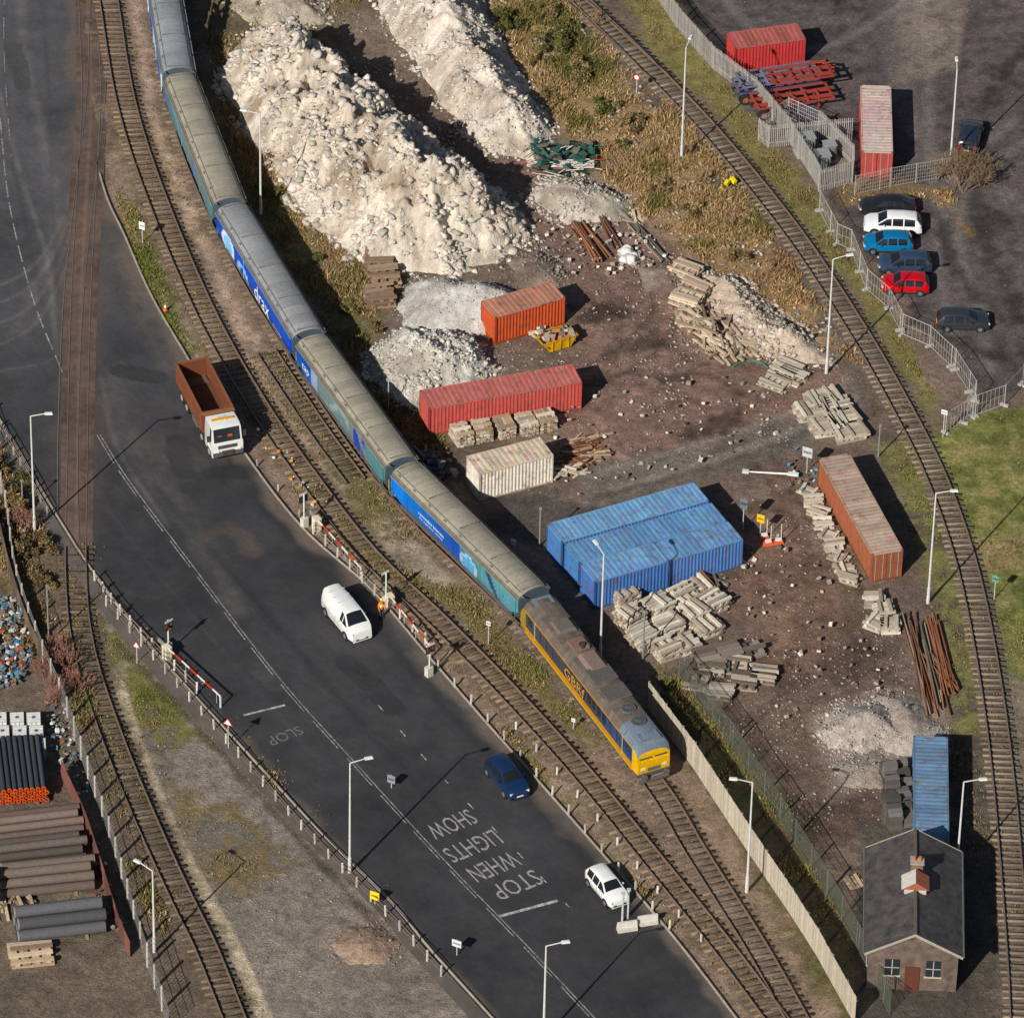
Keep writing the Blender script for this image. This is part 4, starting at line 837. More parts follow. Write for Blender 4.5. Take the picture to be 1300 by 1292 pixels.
def wigwag(base,hd):
    m=MB();m.cyl((0,0,-.1),(0,0,3.0),.06,.06,(.55,.55,.53),8);m.box((0,-.08,2.5),(.8,.05,.6),(.03,.03,.03));m.box((0,-.1,2.5),(.9,.02,.05),(.5,.1,.07))
    for x in(-.22,.22): m.cyl((x,-.1,2.6),(x,-.22,2.6),.11,.11,(.05,.05,.05),10,cap=(.25,.02,.02))
    m.cyl((0,-.1,2.3),(0,-.2,2.3),.09,.09,(.05,.05,.05),10,cap=(.4,.25,.02));m.box((0,.05,.4),(.5,.4,.85),(.5,.48,.43));m.box((0,-.1,2.95),(.7,.03,.2),(.6,.58,.55))
    m.make("crossing_signal",W(base),hd+pi/2)
for b_,h_ in [((386,668),2.3),((490,768),2.3),((214,828),-.8),((545,858),-.9)]: wigwag(b_,h_)
def boom(p0,p1,z0=1.0,z1=1.05):
    a=W(p0);b=W(p1);L=np.hypot(*(b-a));m=MB();k=int(L/.9)
    for i in range(k): m.box(((i+.5)*L/k,0,z0+(z1-z0)*i/k),(L/k,.06,.12),(.5,.07,.05) if i%2 else (.62,.58,.54));
    for i in range(0,k,2): m.cyl(((i+.5)*L/k,0,.1),((i+.5)*L/k,0,z0),.015,.015,(.6,.6,.58),4)
    m.box((0,0,.55),(.6,.5,1.1),(.6,.55,.42));m.box((-.7,0,1.0),(.8,.12,.3),(.2,.2,.2));m.box((L,0,.5),(.1,.1,1.0),(.6,.6,.58))
    m.make("crossing_barrier",a,atan2(*(b-a)[::-1]))
boom((402,672),(458,735));boom((495,770),(546,835));boom((212,835),(280,898))
# ---------------- fences ----------------
def palisade(name,px,h=2.4,colr=(.5,.46,.4),sp=.155,pw=.115,rail=(.35,.33,.3)):
    pts=PW(px);m=MB()
    for a,b in zip(pts[:-1],pts[1:]):
        L=np.hypot(*(b-a));rz=atan2(*(b-a)[::-1]);d=(b-a)/L;k=int(L/sp)
        for i in range(k):
            p=a+d*(i+.5)*L/k;hh=h+U(-.04,.04);cc=vc(colr,.2)
            m.box((p[0],p[1],hh/2),(pw,.02,hh-.06),cc,rz=rz);
        for z in(.45,h-.4): q=(a+b)/2;m.box((q[0]-sin(rz)*.05,q[1]+cos(rz)*.05,z),(L,.05,.06),rail,rz=rz)
        for i in range(int(L/2.75)+1):
            p=a+d*min(L,i*2.75);m.box((p[0]-sin(rz)*.1,p[1]+cos(rz)*.1,h/2-.05),(.1,.1,h-.1),rail,rz=rz)
    return m.make(name)
palisade("palisade_fence",[(822,898),(880,975),(950,1082),(1003,1160),(1036,1212),(1085,1300)],2.5,(.43,.38,.31))
palisade("palisade_fence",[(828,-10),(862,40),(905,88),(958,128),(1000,178),(1040,240)],2.3,(.34,.32,.30),.16,.07)
palisade("palisade_fence",[(962,178),(975,188),(1082,178)],2.2,(.34,.32,.31),.16,.07)
palisade("palisade_fence",[(1040,244),(1083,232),(1083,212),(1040,168)],2.2,(.34,.32,.31),.16,.07)
def meshfence(name,px,h=2.2,colr=(.4,.4,.39),sp=.22,post=2.6,th=.022,pr_=.045,hz=6,panel=False):
    pts=PW(px);m=MB()
    for a,b in zip(pts[:-1],pts[1:]):
        L=np.hypot(*(b-a));rz=atan2(*(b-a)[::-1]);d=(b-a)/L;k=max(1,int(L/sp))
        for i in range(k): p=a+d*(i+.5)*L/k;m.box((p[0],p[1],h/2),(th,th,h-.1),colr,rz=rz)
        q=(a+b)/2
        for i in range(hz): m.box((q[0],q[1],.12+(h-.16)*i/(hz-1)),(L,th,th if 0<i<hz-1 else .045),colr,rz=rz)
        for i in range(int(L/post)+1):
            p=a+d*min(L,i*post);m.cyl((p[0],p[1],-.05),(p[0],p[1],h+.05),pr_,pr_,colr,6)
            if panel: m.box((p[0],p[1],.08),(.7,.25,.16),(.35,.34,.32),rz=rz+pi/2)
    return m.make(name)
meshfence("mesh_fence",[(862,858),(930,950),(990,1040),(1050,1135),(1090,1205),(1130,1290)],2.2,(.10,.11,.09),.16,2.8,.022)
meshfence("temporary_fence",[(1040,268),(1062,310),(1080,318),(1100,368),(1128,392),(1145,425),(1180,440),(1212,470),(1238,510),(1222,540)],2.0,(.42,.4,.38),.34,3.0,.016,.03,3,True)
meshfence("temporary_fence",[(1200,550),(1238,528),(1275,515),(1300,488),(1345,475)],2.0,(.42,.4,.38),.34,3.0,.016,.03,3,True)
meshfence("mesh_fence",[(1085,248),(1130,238),(1205,225)],1.9,(.3,.28,.26),.2,2.2,.02)
meshfence("mesh_fence",[(1040,168),(1000,150),(962,178)],2.0,(.4,.4,.4),.2,2.2,.02)
def pfence(name,px,h=2.2,colr=(.38,.35,.31)):
    pts=curve(px,2.2);m=MB()
    for i in range(len(pts)-1):
        a,b=pts[i],pts[i+1];L=np.hypot(*(b-a));rz=atan2(*(b-a)[::-1])
        m.box((a[0],a[1],h/2),(.13,.13,h),vc(colr));q=(a+b)/2
        for z in(.3,.9,1.5,2.0): m.box((q[0],q[1],z),(L,.025,.03),(.2,.19,.18),rz=rz)
        for k in range(int(L/.3)): p=a+(b-a)*(k+.5)/int(L/.3);m.box((p[0],p[1],1.05),(.02,.02,2.0),(.2,.19,.18))
    return m.make(name)
pfence("compound_fence",[(-30,540),(5,640),(20,740),(50,830),(82,905),(112,990),(140,1070),(162,1145),(180,1205),(215,1310)])
def wallseg(px,h,colr,name="timber_fence"):
    pts=curve(px,1.2);m=MB()
    for i in range(len(pts)-1):
        a,b=pts[i],pts[i+1];L=np.hypot(*(b-a));rz=atan2(*(b-a)[::-1]);q=(a+b)/2;m.box((q[0],q[1],h/2),(L*.97,.05,h+U(-.1,.1)),vc(colr,.35),rz=rz)
    m.make(name)
wallseg([(78,985),(108,1050),(128,1110),(150,1180),(165,1215)],1.5,(.15,.07,.06));wallseg([(-5,660),(12,730),(35,800),(70,870)],1.4,(.12,.09,.07))
def railf(name,px,h=1.05,sp=1.8,colr=(.5,.48,.44),rails=True,rc=(.25,.2,.16)):
    pts=curve(px,sp);m=MB()
    for i,a in enumerate(pts):
        hh=h*U(.9,1.05)
        m.box((a[0],a[1],hh/2),(.1,.1,hh),vc(colr,.25),rz=.5,ry=U(-.05,.05))
        if rails and i<len(pts)-1:
            b=pts[i+1];q=(a+b)/2;L=np.hypot(*(b-a));rz=atan2(*(b-a)[::-1])
            for z in(.5,.9): m.box((q[0],q[1],z),(L,.03,.05),rc,rz=rz)
    return m.make(name)
railf("post_and_rail_fence",[(135,770),(200,845),(290,948),(390,1062),(500,1175),(560,1240)],rc=(.16,.12,.1))
railf("post_and_rail_fence",[(398,678),(450,730),(540,818)],1.1,1.6,(.55,.5,.44))
railf("post_and_rail_fence",[(556,850),(640,940),(740,1055),(850,1180)],.9,2.2,(.55,.5,.44),False)
railf("marker_posts",[(655,925),(740,1020),(840,1140),(890,1195)],.7,2.6,(.6,.58,.54),False)
railf("marker_posts",[(120,738),(160,790),(250,880)],1.1,1.5,(.6,.58,.54),True)
railf("marker_posts",[(300,560),(380,655)],.6,3,(.4,.38,.35),False)
railf("post_and_rail_fence",[(0,548),(30,600),(60,655)],.9,1.5,(.35,.33,.3))
# ---------------- stacks ----------------
CON=[(.46,.41,.34),(.38,.33,.27),(.50,.46,.39),(.31,.26,.21)];WOO=[(.36,.28,.2),(.26,.19,.14),(.43,.35,.26)];DRK=[(.16,.13,.11),(.22,.19,.16),(.1,.085,.07)];RST=[(.2,.09,.055),(.14,.07,.05),(.26,.13,.08)]
def stack(name,px,dr,n,lay,size=(2.5,.26,.2),pal=CON,gap=.05,cross=True,jit=.05,drop=.15):
    L,w,h=size;m=MB();rz=ang(px,(px[0]+dr[0],px[1]+dr[1]))+U(-.08,.08)
    tot=n*(w+gap)
    for l in range(lay):
        al=(l%2==1) and cross
        nn=n if not al else max(2,int(L/(w*2.2)))
        for i in range(nn):
            if l==lay-1 and random.random()<drop*2: continue
            if not al: m.box((U(-jit,jit),-tot/2+(i+.5)*(w+gap),h*(l+.5)),(L*U(.93,1.03),w,h*.9),vc(random.choice(pal),.25),rz=U(-jit,jit)*.6)
            else: m.box((-L/2+(i+.5)*L/nn+U(-jit,jit),0,h*(l+.5)),(w,tot*U(.9,1.05),h*.9),vc(random.choice(pal),.25),rz=U(-jit,jit))
    return m.make(name,W(px),rz)
def heap(name,px,ext,n,dr,size=(2.5,.24,.16),pal=WOO,spread=.25,H=.8):
    m=MB();rz=ang(px,(px[0]+dr[0],px[1]+dr[1]))
    for i in range(n):
        x,y=U(-ext[0],ext[0]),U(-ext[1],ext[1]);r=1-(abs(x)/ext[0]+abs(y)/ext[1])/2
        m.box((x,y,.08+U(0,1)*H*r),(size[0]*U(.7,1.1),size[1],size[2]),vc(random.choice(pal),.25),rz=random.gauss(0,spread),ry=random.gauss(0,.07))
    return m.make(name,W(px),rz)
for p in [(792,762),(800,790),(815,815),(835,775),(848,800),(868,762),(880,785),(898,800),(845,830),(870,822),(905,770),(885,750)]:
    stack("sleeper_stack",p,(30,-14),6,random.choice([4,5,6]),(1.9,.24,.2),CON,.06,True,.12)
for p in [(885,868),(915,880),(945,868),(970,860),(905,850),(935,848)]: stack("sleeper_stack",p,(30,4),6,3,(1.9,.24,.2),DRK+CON[1:2],.06,True,.1)
for p in [(895,838),(925,832),(955,828)]: stack("kerbstone_stack",p,(30,-8),4,3,(1.8,.35,.25),DRK,.05,True,.08)
heap("timber_heap",(905,750),(1.4,.8),18,(20,30),(2.2,.2,.15),RST+DRK)
for p in [(586,558),(612,553),(640,548),(668,545),(692,540)]: stack("pallet_stack",p,(10,20),5,8,(1.9,.24,.14),WOO+CON,.04,True,.08)
heap("timber_heap",(735,585),(2.2,1.0),50,(30,-6),(1.9,.14,.1),WOO+RST,.4,.6);heap("timber_heap",(715,600),(1.4,.7),22,(30,-6),(1.5,.16,.1),CON,.5,.5)
heap("timber_heap",(750,560),(1.6,.6),18,(30,-8),(2.4,.12,.08),WOO+RST,.3,.3);heap("timber_heap",(550,585),(1.2,.8),20,(20,30),(1.8,.2,.15),DRK,.5,.6)
for p in [(480,335),(488,358),(482,382)]: stack("timber_stack",p,(30,-2),6,5,(2.3,.3,.2),[(.24,.17,.12),(.17,.12,.09),(.32,.25,.19)],.06,True,.14)
for p in [(870,350),(884,370),(872,385)]: stack("timber_stack",p,(28,10),6,7,(2.4,.22,.13),[(.42,.33,.25),(.34,.26,.2),(.5,.42,.33)],.06,True,.08)
heap("log_pile",(905,425),(3.4,1.7),140,(20,24),(2.0,.19,.15),[(.4,.32,.24),(.3,.23,.17),(.46,.39,.31),(.2,.14,.1)],.55,1.2)
heap("log_pile",(945,440),(1.6,.9),30,(30,10),(1.9,.17,.13),WOO,.5,.5)
for p in [(985,488),(1005,480),(1000,470)]: stack("pallet_stack",p,(26,12),6,3,(2.3,.22,.15),CON,.08,True,.1)
for p in [(1030,525),(1050,545),(1070,535),(1045,510),(1078,552),(1060,520)]: stack("sleeper_stack",p,(30,-6),7,4,(2.5,.22,.18),CON,.07,True,.12)
for i in range(9):
    t=i/8;stack("sleeper_stack",(1026+52*t,625+112*t),(34,-3 if i%2 else 10),4,random.choice([2,3]),(1.5,.22,.18),CON,.06,True,.14)
for p in [(1110,765),(1122,778),(1112,795),(1130,798)]: stack("sleeper_stack",p,(30,-2 if p[0]%4 else 14),5,4,(1.5,.24,.2),CON,.05,True,.12)
for p in [(1128,990),(1132,1008),(1130,1026),(1134,1044)]: stack("block_stack",p,(20,-2),3,4,(1.0,.5,.4),[(.07,.065,.06),(.1,.09,.085),(.15,.14,.13)],.06,False,.05); stack("block_stack",(p[0]+17,p[1]-3),(20,-2),3,3,(.9,.5,.4),[(.07,.065,.06),(.12,.11,.1)],.06,False,.05)
def rails(px0,px1,n,wd,name="rail_pile",pal=RST):
    a=W(px0);b=W(px1);L=np.hypot(*(b-a));m=MB()
    for i in range(n):
        y=U(-wd,wd);l=L*U(.6,1);x=U(-(L-l)/2,(L-l)/2);m.box((x,y,.1+U(0,.35)),(l,.07,.14),vc(random.choice(pal),.3),rz=random.gauss(0,.04));
    m.make(name,(a+b)/2,atan2(*(b-a)[::-1]))
rails((1160,780),(1192,915),20,.9,pal=RST+DRK+CON[3:]);rails((1185,785),(1210,885),12,.5);rails((1172,830),(1215,880),4,.5)
rails((730,285),(765,335),16,.6,"girder_pile");rails((760,270),(790,325),10,.4,"girder_pile",RST+DRK);rails((800,285),(845,335),7,.5,"girder_pile",DRK)
stack("grating_stack",(782,208),(14,26),8,3,(2.4,.12,.12),[(.3,.2,.15),(.22,.15,.11)],.14,True,.04)
heap("timber_heap",(800,275),(1.5,.8),16,(26,20),(2.0,.2,.14),WOO+DRK,.5,.4)
def netting():
    m=MB()
    for i in range(90): m.box((U(-2.2,2.6),U(-1.9,1.9),.2+U(0,1.0)),(U(.4,1.3),U(.15,.6),.05),vc(random.choice([(.03,.09,.07),(.025,.07,.06),(.05,.12,.1),(.12,.11,.09)]),.4),rz=U(-1.5,1.5),ry=U(-.45,.45),rx=U(-.4,.4))
    for i in range(30): a,b=U(-3.4,2.4),U(-2.4,1.8);t=U(-.8,.8);l=U(.8,2.2);m.cyl((a,b,U(.2,.9)),(a+l*cos(t),b+l*sin(t),U(.5,1.3)),.035,.035,random.choice([(.6,.55,.5),(.45,.12,.09),(.5,.46,.4),(.05,.14,.11)]),5)
    for i in range(6): m.cyl((-2.8,-1.2+.22*i,.5),(2.6,-1.8+.2*i,.9),.035,.035,(.6,.56,.52),5)
    m.make("green_netting_heap",W((713,208)))
netting()
def bags(px,n,r,c,name="bulk_bag_pile",h=.8):
    m=MB()
    for i in range(n):
        x,y=U(-r,r),U(-r*.7,r*.7);s=U(.45,.8);secs=[];tw=U(0,1)
        for z,k in((0,.8),(.2,1),(.6,1),(.85,.75),(1,.35)):
            secs.append([(x+cos(t*pi/4+tw)*s*.6*k*U(.8,1.15),y+sin(t*pi/4+tw)*s*.6*k*U(.8,1.15),z*s*h/.8) for t in range(8)])
        m.loft(secs,vc(c,.15))
    m.make(name,W(px),smooth=40)
bags((800,328),14,1.0,(.55,.54,.52))
def skip():
    m=MB();Y1=(.5,.29,.03);a,b,h=1.5,.8,1.0
    bt=[(-a*.62,-b,.1),(a*.62,-b,.1),(a*.62,b,.1),(-a*.62,b,.1)];tp=[(-a,-b,h),(a,-b,h),(a,b,h),(-a,b,h)]
    m.add(bt+tp,[(0,3,2,1),(0,1,5,4),(1,2,6,5),(2,3,7,6),(3,0,4,7)],Y1,3)
    k=.94;m.add([(x*k,y*k,z) for x,y,z in tp]+[(x,y,.6) for x,y,z in bt],[(0,1,5,4),(1,2,6,5),(2,3,7,6),(3,0,4,7),(4,5,6,7)],(.2,.14,.08))
    for sy in(-1,1): m.box((0,sy*b,h),(2*a+.1,.09,.08),Y1,mi=3);[m.box((x,sy*(b+.04),.55),(.08,.08,.85),Y1,mi=3) for x in(-.7,0,.7)]
    for sx in(-1,1): m.box((sx*a,0,h),(.09,2*b,.08),Y1,mi=3);m.cyl((sx*a*.8,-b-.05,.7),(sx*a*.8,-b-.2,.7),.06,.06,(.2,.15,.05),6)
    for i in range(34): m.box((U(-1.2,1.2),U(-.6,.6),.8+U(0,.5)),(U(.2,.8),U(.1,.4),U(.05,.25)),vc(random.choice([(.5,.48,.45),(.3,.25,.2),(.15,.12,.1),(.45,.2,.1)]),.3),rz=U(0,3),ry=U(-.4,.4))
    m.make("waste_skip",W((705,438)),ang((685,440),(725,428)))
skip()
heap("scrap_heap",(690,425),(.8,.5),14,(20,-6),(.9,.3,.2),DRK+CON,1.2,.7)
heap("scrap_heap",(555,600),(1.2,.9),26,(20,-6),(1.0,.35,.3),DRK+[(.05,.08,.14),(.4,.38,.34)],1.2,1.2)
for p in [(975,692),(988,690),(970,684)]:
    m=MB();m.box((0,0,.18),(.8,.35,.3),(.55,.14,.1),tx=.8,ty=.6);m.box((0,0,.4),(.45,.22,.2),(.62,.6,.56));m.cyl((.2,0,.4),(.2,0,1.8),.035,.035,(.55,.53,.5),6);m.make("traffic_barrier_base",W(p),U(-.3,.3))
for p in [(796,1180),(822,1172)]:
    m=MB();m.box((0,0,.15),(1.4,.5,.3),(.5,.47,.42));m.box((0,0,.52),(1.4,.3,.5),(.52,.49,.44),ty=.5);m.make("concrete_barrier",W(p),radians(15))
for p in [(790,1170),(797,1165)]: pole(p,2.6,"signal_post",.09,(.4,.41,.4))
m=MB();m.cyl((0,0,.1),(3.2,.0,.35),.06,.09,(.6,.6,.58),7);m.box((3.4,0,.38),(.8,.35,.15),(.6,.6,.58));m.box((-.2,0,.1),(.5,.3,.2),(.5,.5,.48));m.make("fallen_lamp_post",W((950,600)),ang((950,600),(1000,606)))
for p in [(210,395),(1010,60)]:
    m=MB();m.box((0,0,.03),(.45,.45,.06),(.03,.03,.03));m.cyl((0,0,.05),(0,0,.4),.17,.1,(.7,.15,.02),12);m.cyl((0,0,.4),(0,0,.58),.1,.06,(.75,.74,.7),12);m.cyl((0,0,.58),(0,0,.78),.06,.03,(.7,.15,.02),12);m.make("traffic_cone",W(p))
def person(px):
    m=MB()
    for sy in(-1,1):
        m.cyl((0,sy*.1,.06),(0.02,sy*.1,.48),.06,.08,(.03,.035,.06),8);m.cyl((.02,sy*.1,.48),(0,sy*.09,.9),.085,.1,(.03,.035,.06),8);m.box((.05,sy*.1,.05),(.27,.1,.1),(.02,.02,.02))
        m.cyl((0,sy*.22,1.42),(.03,sy*.27,1.12),.06,.05,(.75,.16,.02),8);m.cyl((.03,sy*.27,1.12),(.14,sy*.24,.88),.05,.04,(.75,.16,.02),8);m.cyl((.14,sy*.24,.88),(.18,sy*.235,.80),.035,.03,(.45,.28,.2),6)
    secs=[]
    for z,a,b in((.86,.12,.17),(1.05,.12,.16),(1.3,.14,.21),(1.42,.12,.22),(1.5,.06,.08),(1.56,.055,.06)): secs.append([(cos(t*pi/5)*a,sin(t*pi/5)*b,z) for t in range(10)])
    m.loft(secs,lambda i,j:(.75,.16,.02) if i!=1 else (.7,.7,.4))
    secs=[[(cos(t*pi/5)*r*1.1,sin(t*pi/5)*r*.9,z) for t in range(10)] for z,r in((1.55,.05),(1.6,.085),(1.68,.1),(1.75,.095),(1.8,.05))]
    m.loft(secs,lambda i,j:(.45,.28,.2) if i<2 else (.7,.65,.1));m.make("worker",W(px),-1.0,smooth=60)
person((484,784))
# ---------------- trailers ----------------
def trailer(px,hd,L,colr,z=.0,wheels=True,name="skeletal_trailer"):
    m=MB()
    for sy in(-.45,.45): m.box((0,sy,1.1),(L,.14,.3),vc(colr,.1),mi=3)
    for i in range(7): m.box((-L/2+.3+i*(L-.6)/6,0,1.2),(.16,2.4 if i%2==0 else 1.0,.14),vc(colr,.2),mi=3)
    for sy in(-1.15,1.15): m.box((0,sy,1.22),(L*.9,.08,.14),vc(colr,.15),mi=3)
    if wheels:
        for x in(-L*.4,-L*.27):
            for sy in(-1,1): m.cyl((x,sy*.75,.5),(x,sy*1.15,.5),.5,.5,TY,14);m.cyl((x,sy*1.1,.5),(x,sy*1.17,.5),.25,.25,(.3,.12,.1),8)
            m.cyl((x,-.8,.5),(x,.8,.5),.08,.08,(.05,.05,.05),6)
        for sy in(-.6,.6): m.box((L*.3,sy,.55),(.12,.12,1.1),vc(colr))
    m.make(name,W(px),hd,z=z)
PB=(.09,.085,.15);RD=(.26,.07,.06)
trailer((985,118),ang((950,112),(1040,98)),7.5,PB);trailer((985,118),ang((950,112),(1040,98)),7.0,(.15,.15,.2),z=.55,wheels=False);trailer((1005,138),ang((960,142),(1050,128)),7.0,RD);trailer((1015,120),ang((960,142),(1050,128)),5.5,RD,z=.9,wheels=False)
heap("scrap_heap",(1045,90),(1.0,.8),14,(20,10),(1.4,.15,.15),[(.35,.08,.07),(.25,.08,.06)],.8,1.0);heap("scrap_heap",(985,130),(2.4,.8),26,(20,-3),(1.2,.12,.12),[(.12,.1,.09),(.2,.08,.06),(.1,.1,.16)],.8,1.0)
for p in [(1030,165),(1048,160),(1045,178)]:
    m=MB()
    for k in range(3):
        x,y=U(-.1,.1),U(-.1,.1)
        secs=[[(x+cos(a*pi/6)*r,y+sin(a*pi/6)*r,z+k*.25) for a in range(12)] for r,z in((.28,.02),(.48,.02),(.52,.12),(.48,.23),(.28,.23),(.28,.02))]
        m.loft(secs,(.03,.03,.03),caps=False)
    m.make("tyre_stack",W(p))
for p,s in [((1022,195),(1.3,1.0,1.7)),((1040,212),(1.5,1.1,1.3)),((1012,178),(1.0,.9,1.2)),((1052,202),(.9,.8,1.5))]:
    m=MB();c_=(.17,.18,.18);m.box((0,0,s[2]/2),(s[0],s[1],s[2]),c_,mi=0);m.box((0,0,s[2]+.04),(s[0]+.15,s[1]+.15,.08),(.24,.25,.25))
    m.box((0,-s[1]/2-.01,s[2]/2),(s[0]*.44,.02,s[2]*.85),(.14,.15,.15));[m.box((x,-s[1]/2-.08,s[2]*.5),(.06,.14,s[2]*.7),(.12,.14,.14)) for x in(-.45*s[0],-.3*s[0],.3*s[0],.45*s[0])]
    m.box((0,0,.05),(s[0]+.4,s[1]+.4,.1),(.3,.29,.27));m.make("electrical_cabinet",W(p),radians(15))
# ---------------- brick house ----------------
def brickmat(name,c1,c2,sc,mort,rough=.9):
    m=bpy.data.materials.new(name);m.use_nodes=True;n=m.node_tree.nodes;l=m.node_tree.links;b=n['Principled BSDF'];b.inputs['Roughness'].default_value=rough
    t=n.new('ShaderNodeTexBrick');t.inputs['Color1'].default_value=(*c1,1);t.inputs['Color2'].default_value=(*c2,1);t.inputs['Mortar'].default_value=(*mort,1);t.inputs['Scale'].default_value=sc;t.inputs['Mortar Size'].default_value=.03
    tc=n.new('ShaderNodeTexCoord');l.new(tc.outputs['UV'],t.inputs['Vector']);nz=n.new('ShaderNodeTexNoise');nz.inputs['Scale'].default_value=1.5;nz.inputs['Detail'].default_value=6
    g=n.new('ShaderNodeNewGeometry');l.new(g.outputs['Position'],nz.inputs['Vector']);mr=n.new('ShaderNodeMapRange');mr.inputs['From Min'].default_value=.3;mr.inputs['From Max'].default_value=.7;mr.inputs['To Min'].default_value=.55;mr.inputs['To Max'].default_value=1.4;l.new(nz.outputs['Fac'],mr.inputs['Value'])
    v=n.new('ShaderNodeVectorMath');v.operation='SCALE';l.new(t.outputs['Color'],v.inputs[0]);l.new(mr.outputs[0],v.inputs['Scale']);l.new(v.outputs[0],b.inputs['Base Color']);return m
MBK=brickmat("brick",(.15,.10,.075),(.12,.08,.06),4,(.12,.1,.09));MSL=brickmat("slate",(.07,.06,.06),(.1,.09,.088),2.5,(.03,.03,.03),.6)
def poly_obj(name,faces,mat,parent):
    vs=[];fs=[];uv=[]
    for f in faces:
        k=len(vs);vs+=f;fs.append(tuple(range(k,k+len(f))));a=Vector(f[0]);x=(Vector(f[1])-a).normalized();nn=x.cross(Vector(f[-1])-a).normalized();y=nn.cross(x)
        uv+=[((Vector(p)-a).dot(x),(Vector(p)-a).dot(y)) for p in f]
    me=bpy.data.meshes.new(name);me.from_pydata(vs,[],fs);u=me.uv_layers.new();
    for i,q in enumerate(uv): u.data[i].uv=q
    me.materials.append(mat);return link(bpy.data.objects.new(name,me),parent)
def house():
    e=bpy.data.objects.new("brick_house",None);link(e);c0=W((1100,1256));c1=W((1213,1256));wd=np.hypot(*(c1-c0));c=(c0+c1)/2
    far=W((1158,1130));L=far[1]-c[1];e.location=(c[0],c[1],0);e.rotation_euler=(0,0,radians(-2.0));w=wd/2;h=3.6;r=5.3
    poly_obj("walls",[[(-w,0,-.1),(w,0,-.1),(w,0,h),(0,0,r-.05),(-w,0,h)],[(w,0,-.1),(w,L,-.1),(w,L,h),(w,0,h)],[(w,L,-.1),(-w,L,-.1),(-w,L,h),(0,L,r-.05),(w,L,h)],[(-w,L,-.1),(-w,0,-.1),(-w,0,h),(-w,L,h)]],MBK,e)
    o=.3;wz=h-.18
    poly_obj("roof",[[(-w-o,-.3,wz),(0,-.3,r),(0,L+.3,r),(-w-o,L+.3,wz)],[(0,-.3,r),(w+o,-.3,wz),(w+o,L+.3,wz),(0,L+.3,r)]],MSL,e)
    m=MB()
    m.box((0,L/2,r+.03),(.22,L+.6,.12),(.10,.08,.07))
    for sx in(-1,1):
        m.cyl((sx*(w+o+.05),-.3,wz-.02),(sx*(w+o+.05),L+.3,wz-.02),.07,.07,(.1,.1,.1),6)
        for yy in(-.36,L+.36):
            ax=Vector((sx*(w+o),yy,wz+.05));bx=Vector((0,yy,r+.05));m.quad(ax,bx,bx-Vector((0,0,.25)),ax-Vector((0,0,.25)),(.3,.27,.23))
        for y in(1.5,4.5,7.5): m.box((sx*(w+.01),y,1.9),(.06,1.0,1.3),(.02,.025,.03),mi=1);m.box((sx*(w+.03),y,1.2),(.12,1.2,.1),(.4,.36,.3));m.box((sx*(w+.03),y,2.6),(.08,1.2,.15),(.35,.3,.25))
    for x in(-1.4,1.4): m.box((x,-.02,2.0),(1.0,.06,1.4),(.02,.025,.03),mi=1);m.box((x,-.04,1.25),(1.2,.12,.1),(.4,.36,.3));m.box((x,-.055,2.0),(.05,.03,1.4),(.4,.38,.35));m.box((x,-.055,2.0),(1.0,.03,.05),(.4,.38,.35))
    m.box((0,-.03,1.05),(1.0,.08,2.1),(.1,.04,.03))
    yd=L*.47
    m.box((0,yd,r-.1),(1.5,1.3,.5),(.42,.40,.37));m.add([(-.95,yd-.75,r+.12),(.95,yd-.75,r+.12),(0,yd-.75,r+.75),(-.95,yd+.75,r+.12),(.95,yd+.75,r+.12),(0,yd+.75,r+.75)],[(0,1,2),(3,5,4),(0,2,5,3),(1,4,5,2)],[(.3,.12,.08),(.3,.12,.08),(.45,.43,.4),(.3,.12,.09)])
    m.box((.1,L*.62,r+.2),(.8,.7,1.1),(.2,.12,.09));m.box((.1,L*.62,r+.8),(.95,.85,.1),(.3,.27,.24))
    for x in(-.1,.3): m.cyl((x,L*.62,r+.84),(x,L*.62,r+1.15),.12,.1,(.36,.16,.1),10)
    m.make("chimney_and_trim",(0,0),parent=e)
house()
# ---------------- SW compound stock ----------------
def pipes(px0,px1,r,n,lay,colr,name="pipe_stack",cap=(.02,.02,.02)):
    a=W(px0);b=W(px1);L=np.hypot(*(b-a));d=(b-a)/L;m=MB()
    for l in range(lay):
        for i in range(n-l):
            y=(i+.5*l)*2*r*1.02;z=r+l*r*1.75;o=U(-.25,.25);cc=vc(colr,.3);m.cyl((o,y,z),(L+o,y,z),r,r,cc,14)
            for x in(o-.005,L+o+.005): m.cyl((x-.003,y,z),(x+.003,y,z),r*.86,r*.86,cap,14)
            m.cyl((o,y,z),(o+.12,y,z),r*1.03,r*1.03,(.2,.19,.18),14)
    for x in(L*.2,L*.8): m.box((x,(n-1)*r,-.0),(.2,n*2*r+.4,.12),(.25,.2,.14))
    m.make(name,a,atan2(d[1],d[0]),z=.05,smooth=40)
pipes((20,1195),(132,1182),.42,3,3,(.07,.07,.075));pipes((0,1140),(120,1128),.34,4,3,(.11,.088,.075));pipes((-5,1105),(108,1092),.3,4,3,(.09,.074,.068));pipes((-8,1068),(104,1055),.28,4,3,(.12,.09,.078))
pipes((-120,1150),(-10,1160),.45,4,3,(.085,.075,.072))
heap("timber_heap",(15,1150),(.8,1.5),18,(5,20),(1.6,.2,.15),WOO,.3,.6)
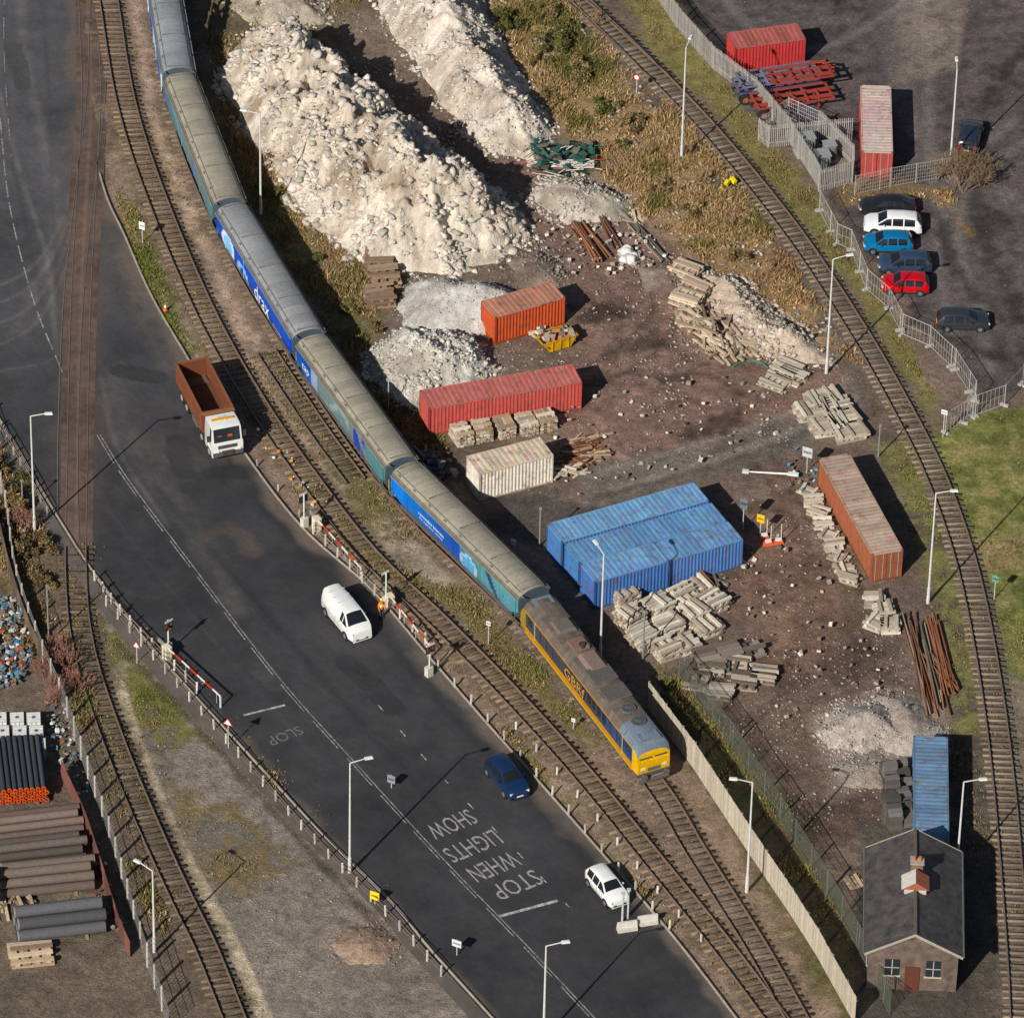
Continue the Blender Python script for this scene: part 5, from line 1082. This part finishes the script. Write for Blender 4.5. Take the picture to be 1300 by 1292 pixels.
def capped():
    a=W((2,1022));b=W((-6,955));L=np.hypot(*(b-a));d=(b-a)/L;m=MB()
    for l in range(4):
        for i in range(9-l%2):
            y=-(i+.5*(l%2))*.4;z=.2+l*.34;o=U(-.08,.08);m.cyl((o,y,z),(L+o,y,z),.18,.18,vc((.035,.04,.045),.3),10);m.cyl((o-.06,y,z),(o+.02,y,z),.17,.17,vc((.6,.11,.04),.2),10,cap=(.55,.1,.04));m.cyl((o-.065,y,z),(o-.06,y,z),.1,.1,(.15,.03,.02),8)
    for x in(.8,L-.8): m.box((x,-1.7,.0),(.15,3.8,.1),(.3,.24,.17))
    m.make("capped_pipe_stack",a,atan2(d[1],d[0]),z=.05,smooth=40)
capped()
def ibc(px):
    m=MB();m.box((0,0,.62),(.95,1.1,.9),(.6,.6,.58));m.cyl((0,0,1.05),(0,0,1.12),.13,.13,(.1,.1,.1),10);m.box((0,0,.08),(1.0,1.2,.14),(.3,.3,.3))
    for z in(.3,.55,.8,1.06): [m.box((0,sy*.57,z),(1.0,.02,.03),(.3,.3,.3)) for sy in(-1,1)];[m.box((sx*.49,0,z),(.02,1.15,.03),(.3,.3,.3)) for sx in(-1,1)]
    for x in(-.48,-.16,.16,.48): [m.box((x,sy*.58,.62),(.03,.02,.95),(.3,.3,.3)) for sy in(-1,1)]
    for y in(-.3,0,.3): m.box((0,y,1.09),(1.0,.03,.03),(.35,.35,.35))
    m.make("ibc_tank",W(px),.1)
for x in(0,22,43):
    for y in(925,942,958): ibc((x+(y-925)*.2,y))
def litter(px,n,pal,name="litter",s=(.1,.6)):
    q=inpoly(px,n);m=MB()
    for p in q: k=U(*s);m.box((p[0],p[1],.08+U(0,.4)),(k,k*U(.4,1),k*U(.2,.8)),vc(random.choice(pal),.4),rz=U(0,3),ry=U(-.5,.5),rx=U(-.4,.4))
    m.make(name)
LP=[(.5,.52,.54),(.1,.2,.36),(.08,.27,.35),(.4,.4,.4),(.12,.12,.12),(.3,.1,.06),(.28,.22,.16),(.2,.16,.12),(.15,.12,.1)]
litter([(-20,765),(25,760),(42,830),(30,870),(-20,880)],480,LP,s=(.06,.4));litter([(55,890),(85,900),(115,1010),(90,1010),(60,940)],120,LP,s=(.06,.3));litter([(0,600),(30,620),(40,690),(0,700)],60,LP,s=(.05,.25))
litter([(40,1010),(110,1020),(160,1180),(140,1190)],80,LP,s=(.05,.3));litter([(640,280),(820,280),(850,340),(700,360)],160,[(.4,.38,.35),(.25,.2,.15),(.5,.48,.45)],"scrap_litter",(.06,.35))
litter([(1000,560),(1060,600),(1050,640),(1000,620)],30,LP,s=(.06,.25));litter([(915,234),(930,232),(932,240),(916,242)],3,[(.5,.42,.05)],"yellow_tarpaulin",(.35,.6))
litter([(330,540),(420,640),(400,650),(325,560)],25,[(.55,.53,.5),(.2,.15,.12),(.6,.3,.1)],"litter",(.05,.25))
litter([(620,480),(1000,480),(1000,560),(760,640),(600,640)],90,[(.4,.36,.3),(.2,.15,.12),(.5,.46,.4)],"scrap_litter",(.06,.35))
litter([(830,700),(1020,680),(1140,900),(1000,930)],110,[(.4,.36,.3),(.2,.15,.12),(.5,.46,.4)],"scrap_litter",(.06,.35))
stack("timber_stack",(40,1215),(30,-4),6,3,(3.0,.3,.2),WOO,.05,True,.08)
stack("pallet_stack",(1085,1120),(20,-5),5,2,(1.2,.2,.12),WOO,.05,True,.08)
m=MB();pts=[(930,468),(940,460),(955,458),(968,462),(975,468)]
for a,b in zip(pts[:-1],pts[1:]):
    A,B=W(a),W(b);m.cyl((A[0],A[1],.08),(B[0],B[1],.08),.05,.05,(.06,.22,.16),6)
m.make("green_hose")
m=MB()
A=W((262,55));B=W((288,-40));L=np.hypot(*(B-A))
for i in range(7): p=A+(B-A)*i/6;m.box((p[0],p[1],.9),(.25,.25,1.8),(.1,.08,.06))
m.box(((A[0]+B[0])/2,(A[1]+B[1])/2,1.4),(L,.1,.6),(.09,.075,.055),rz=atan2(*(B-A)[::-1]));m.make("timber_retaining_wall")
print("done")
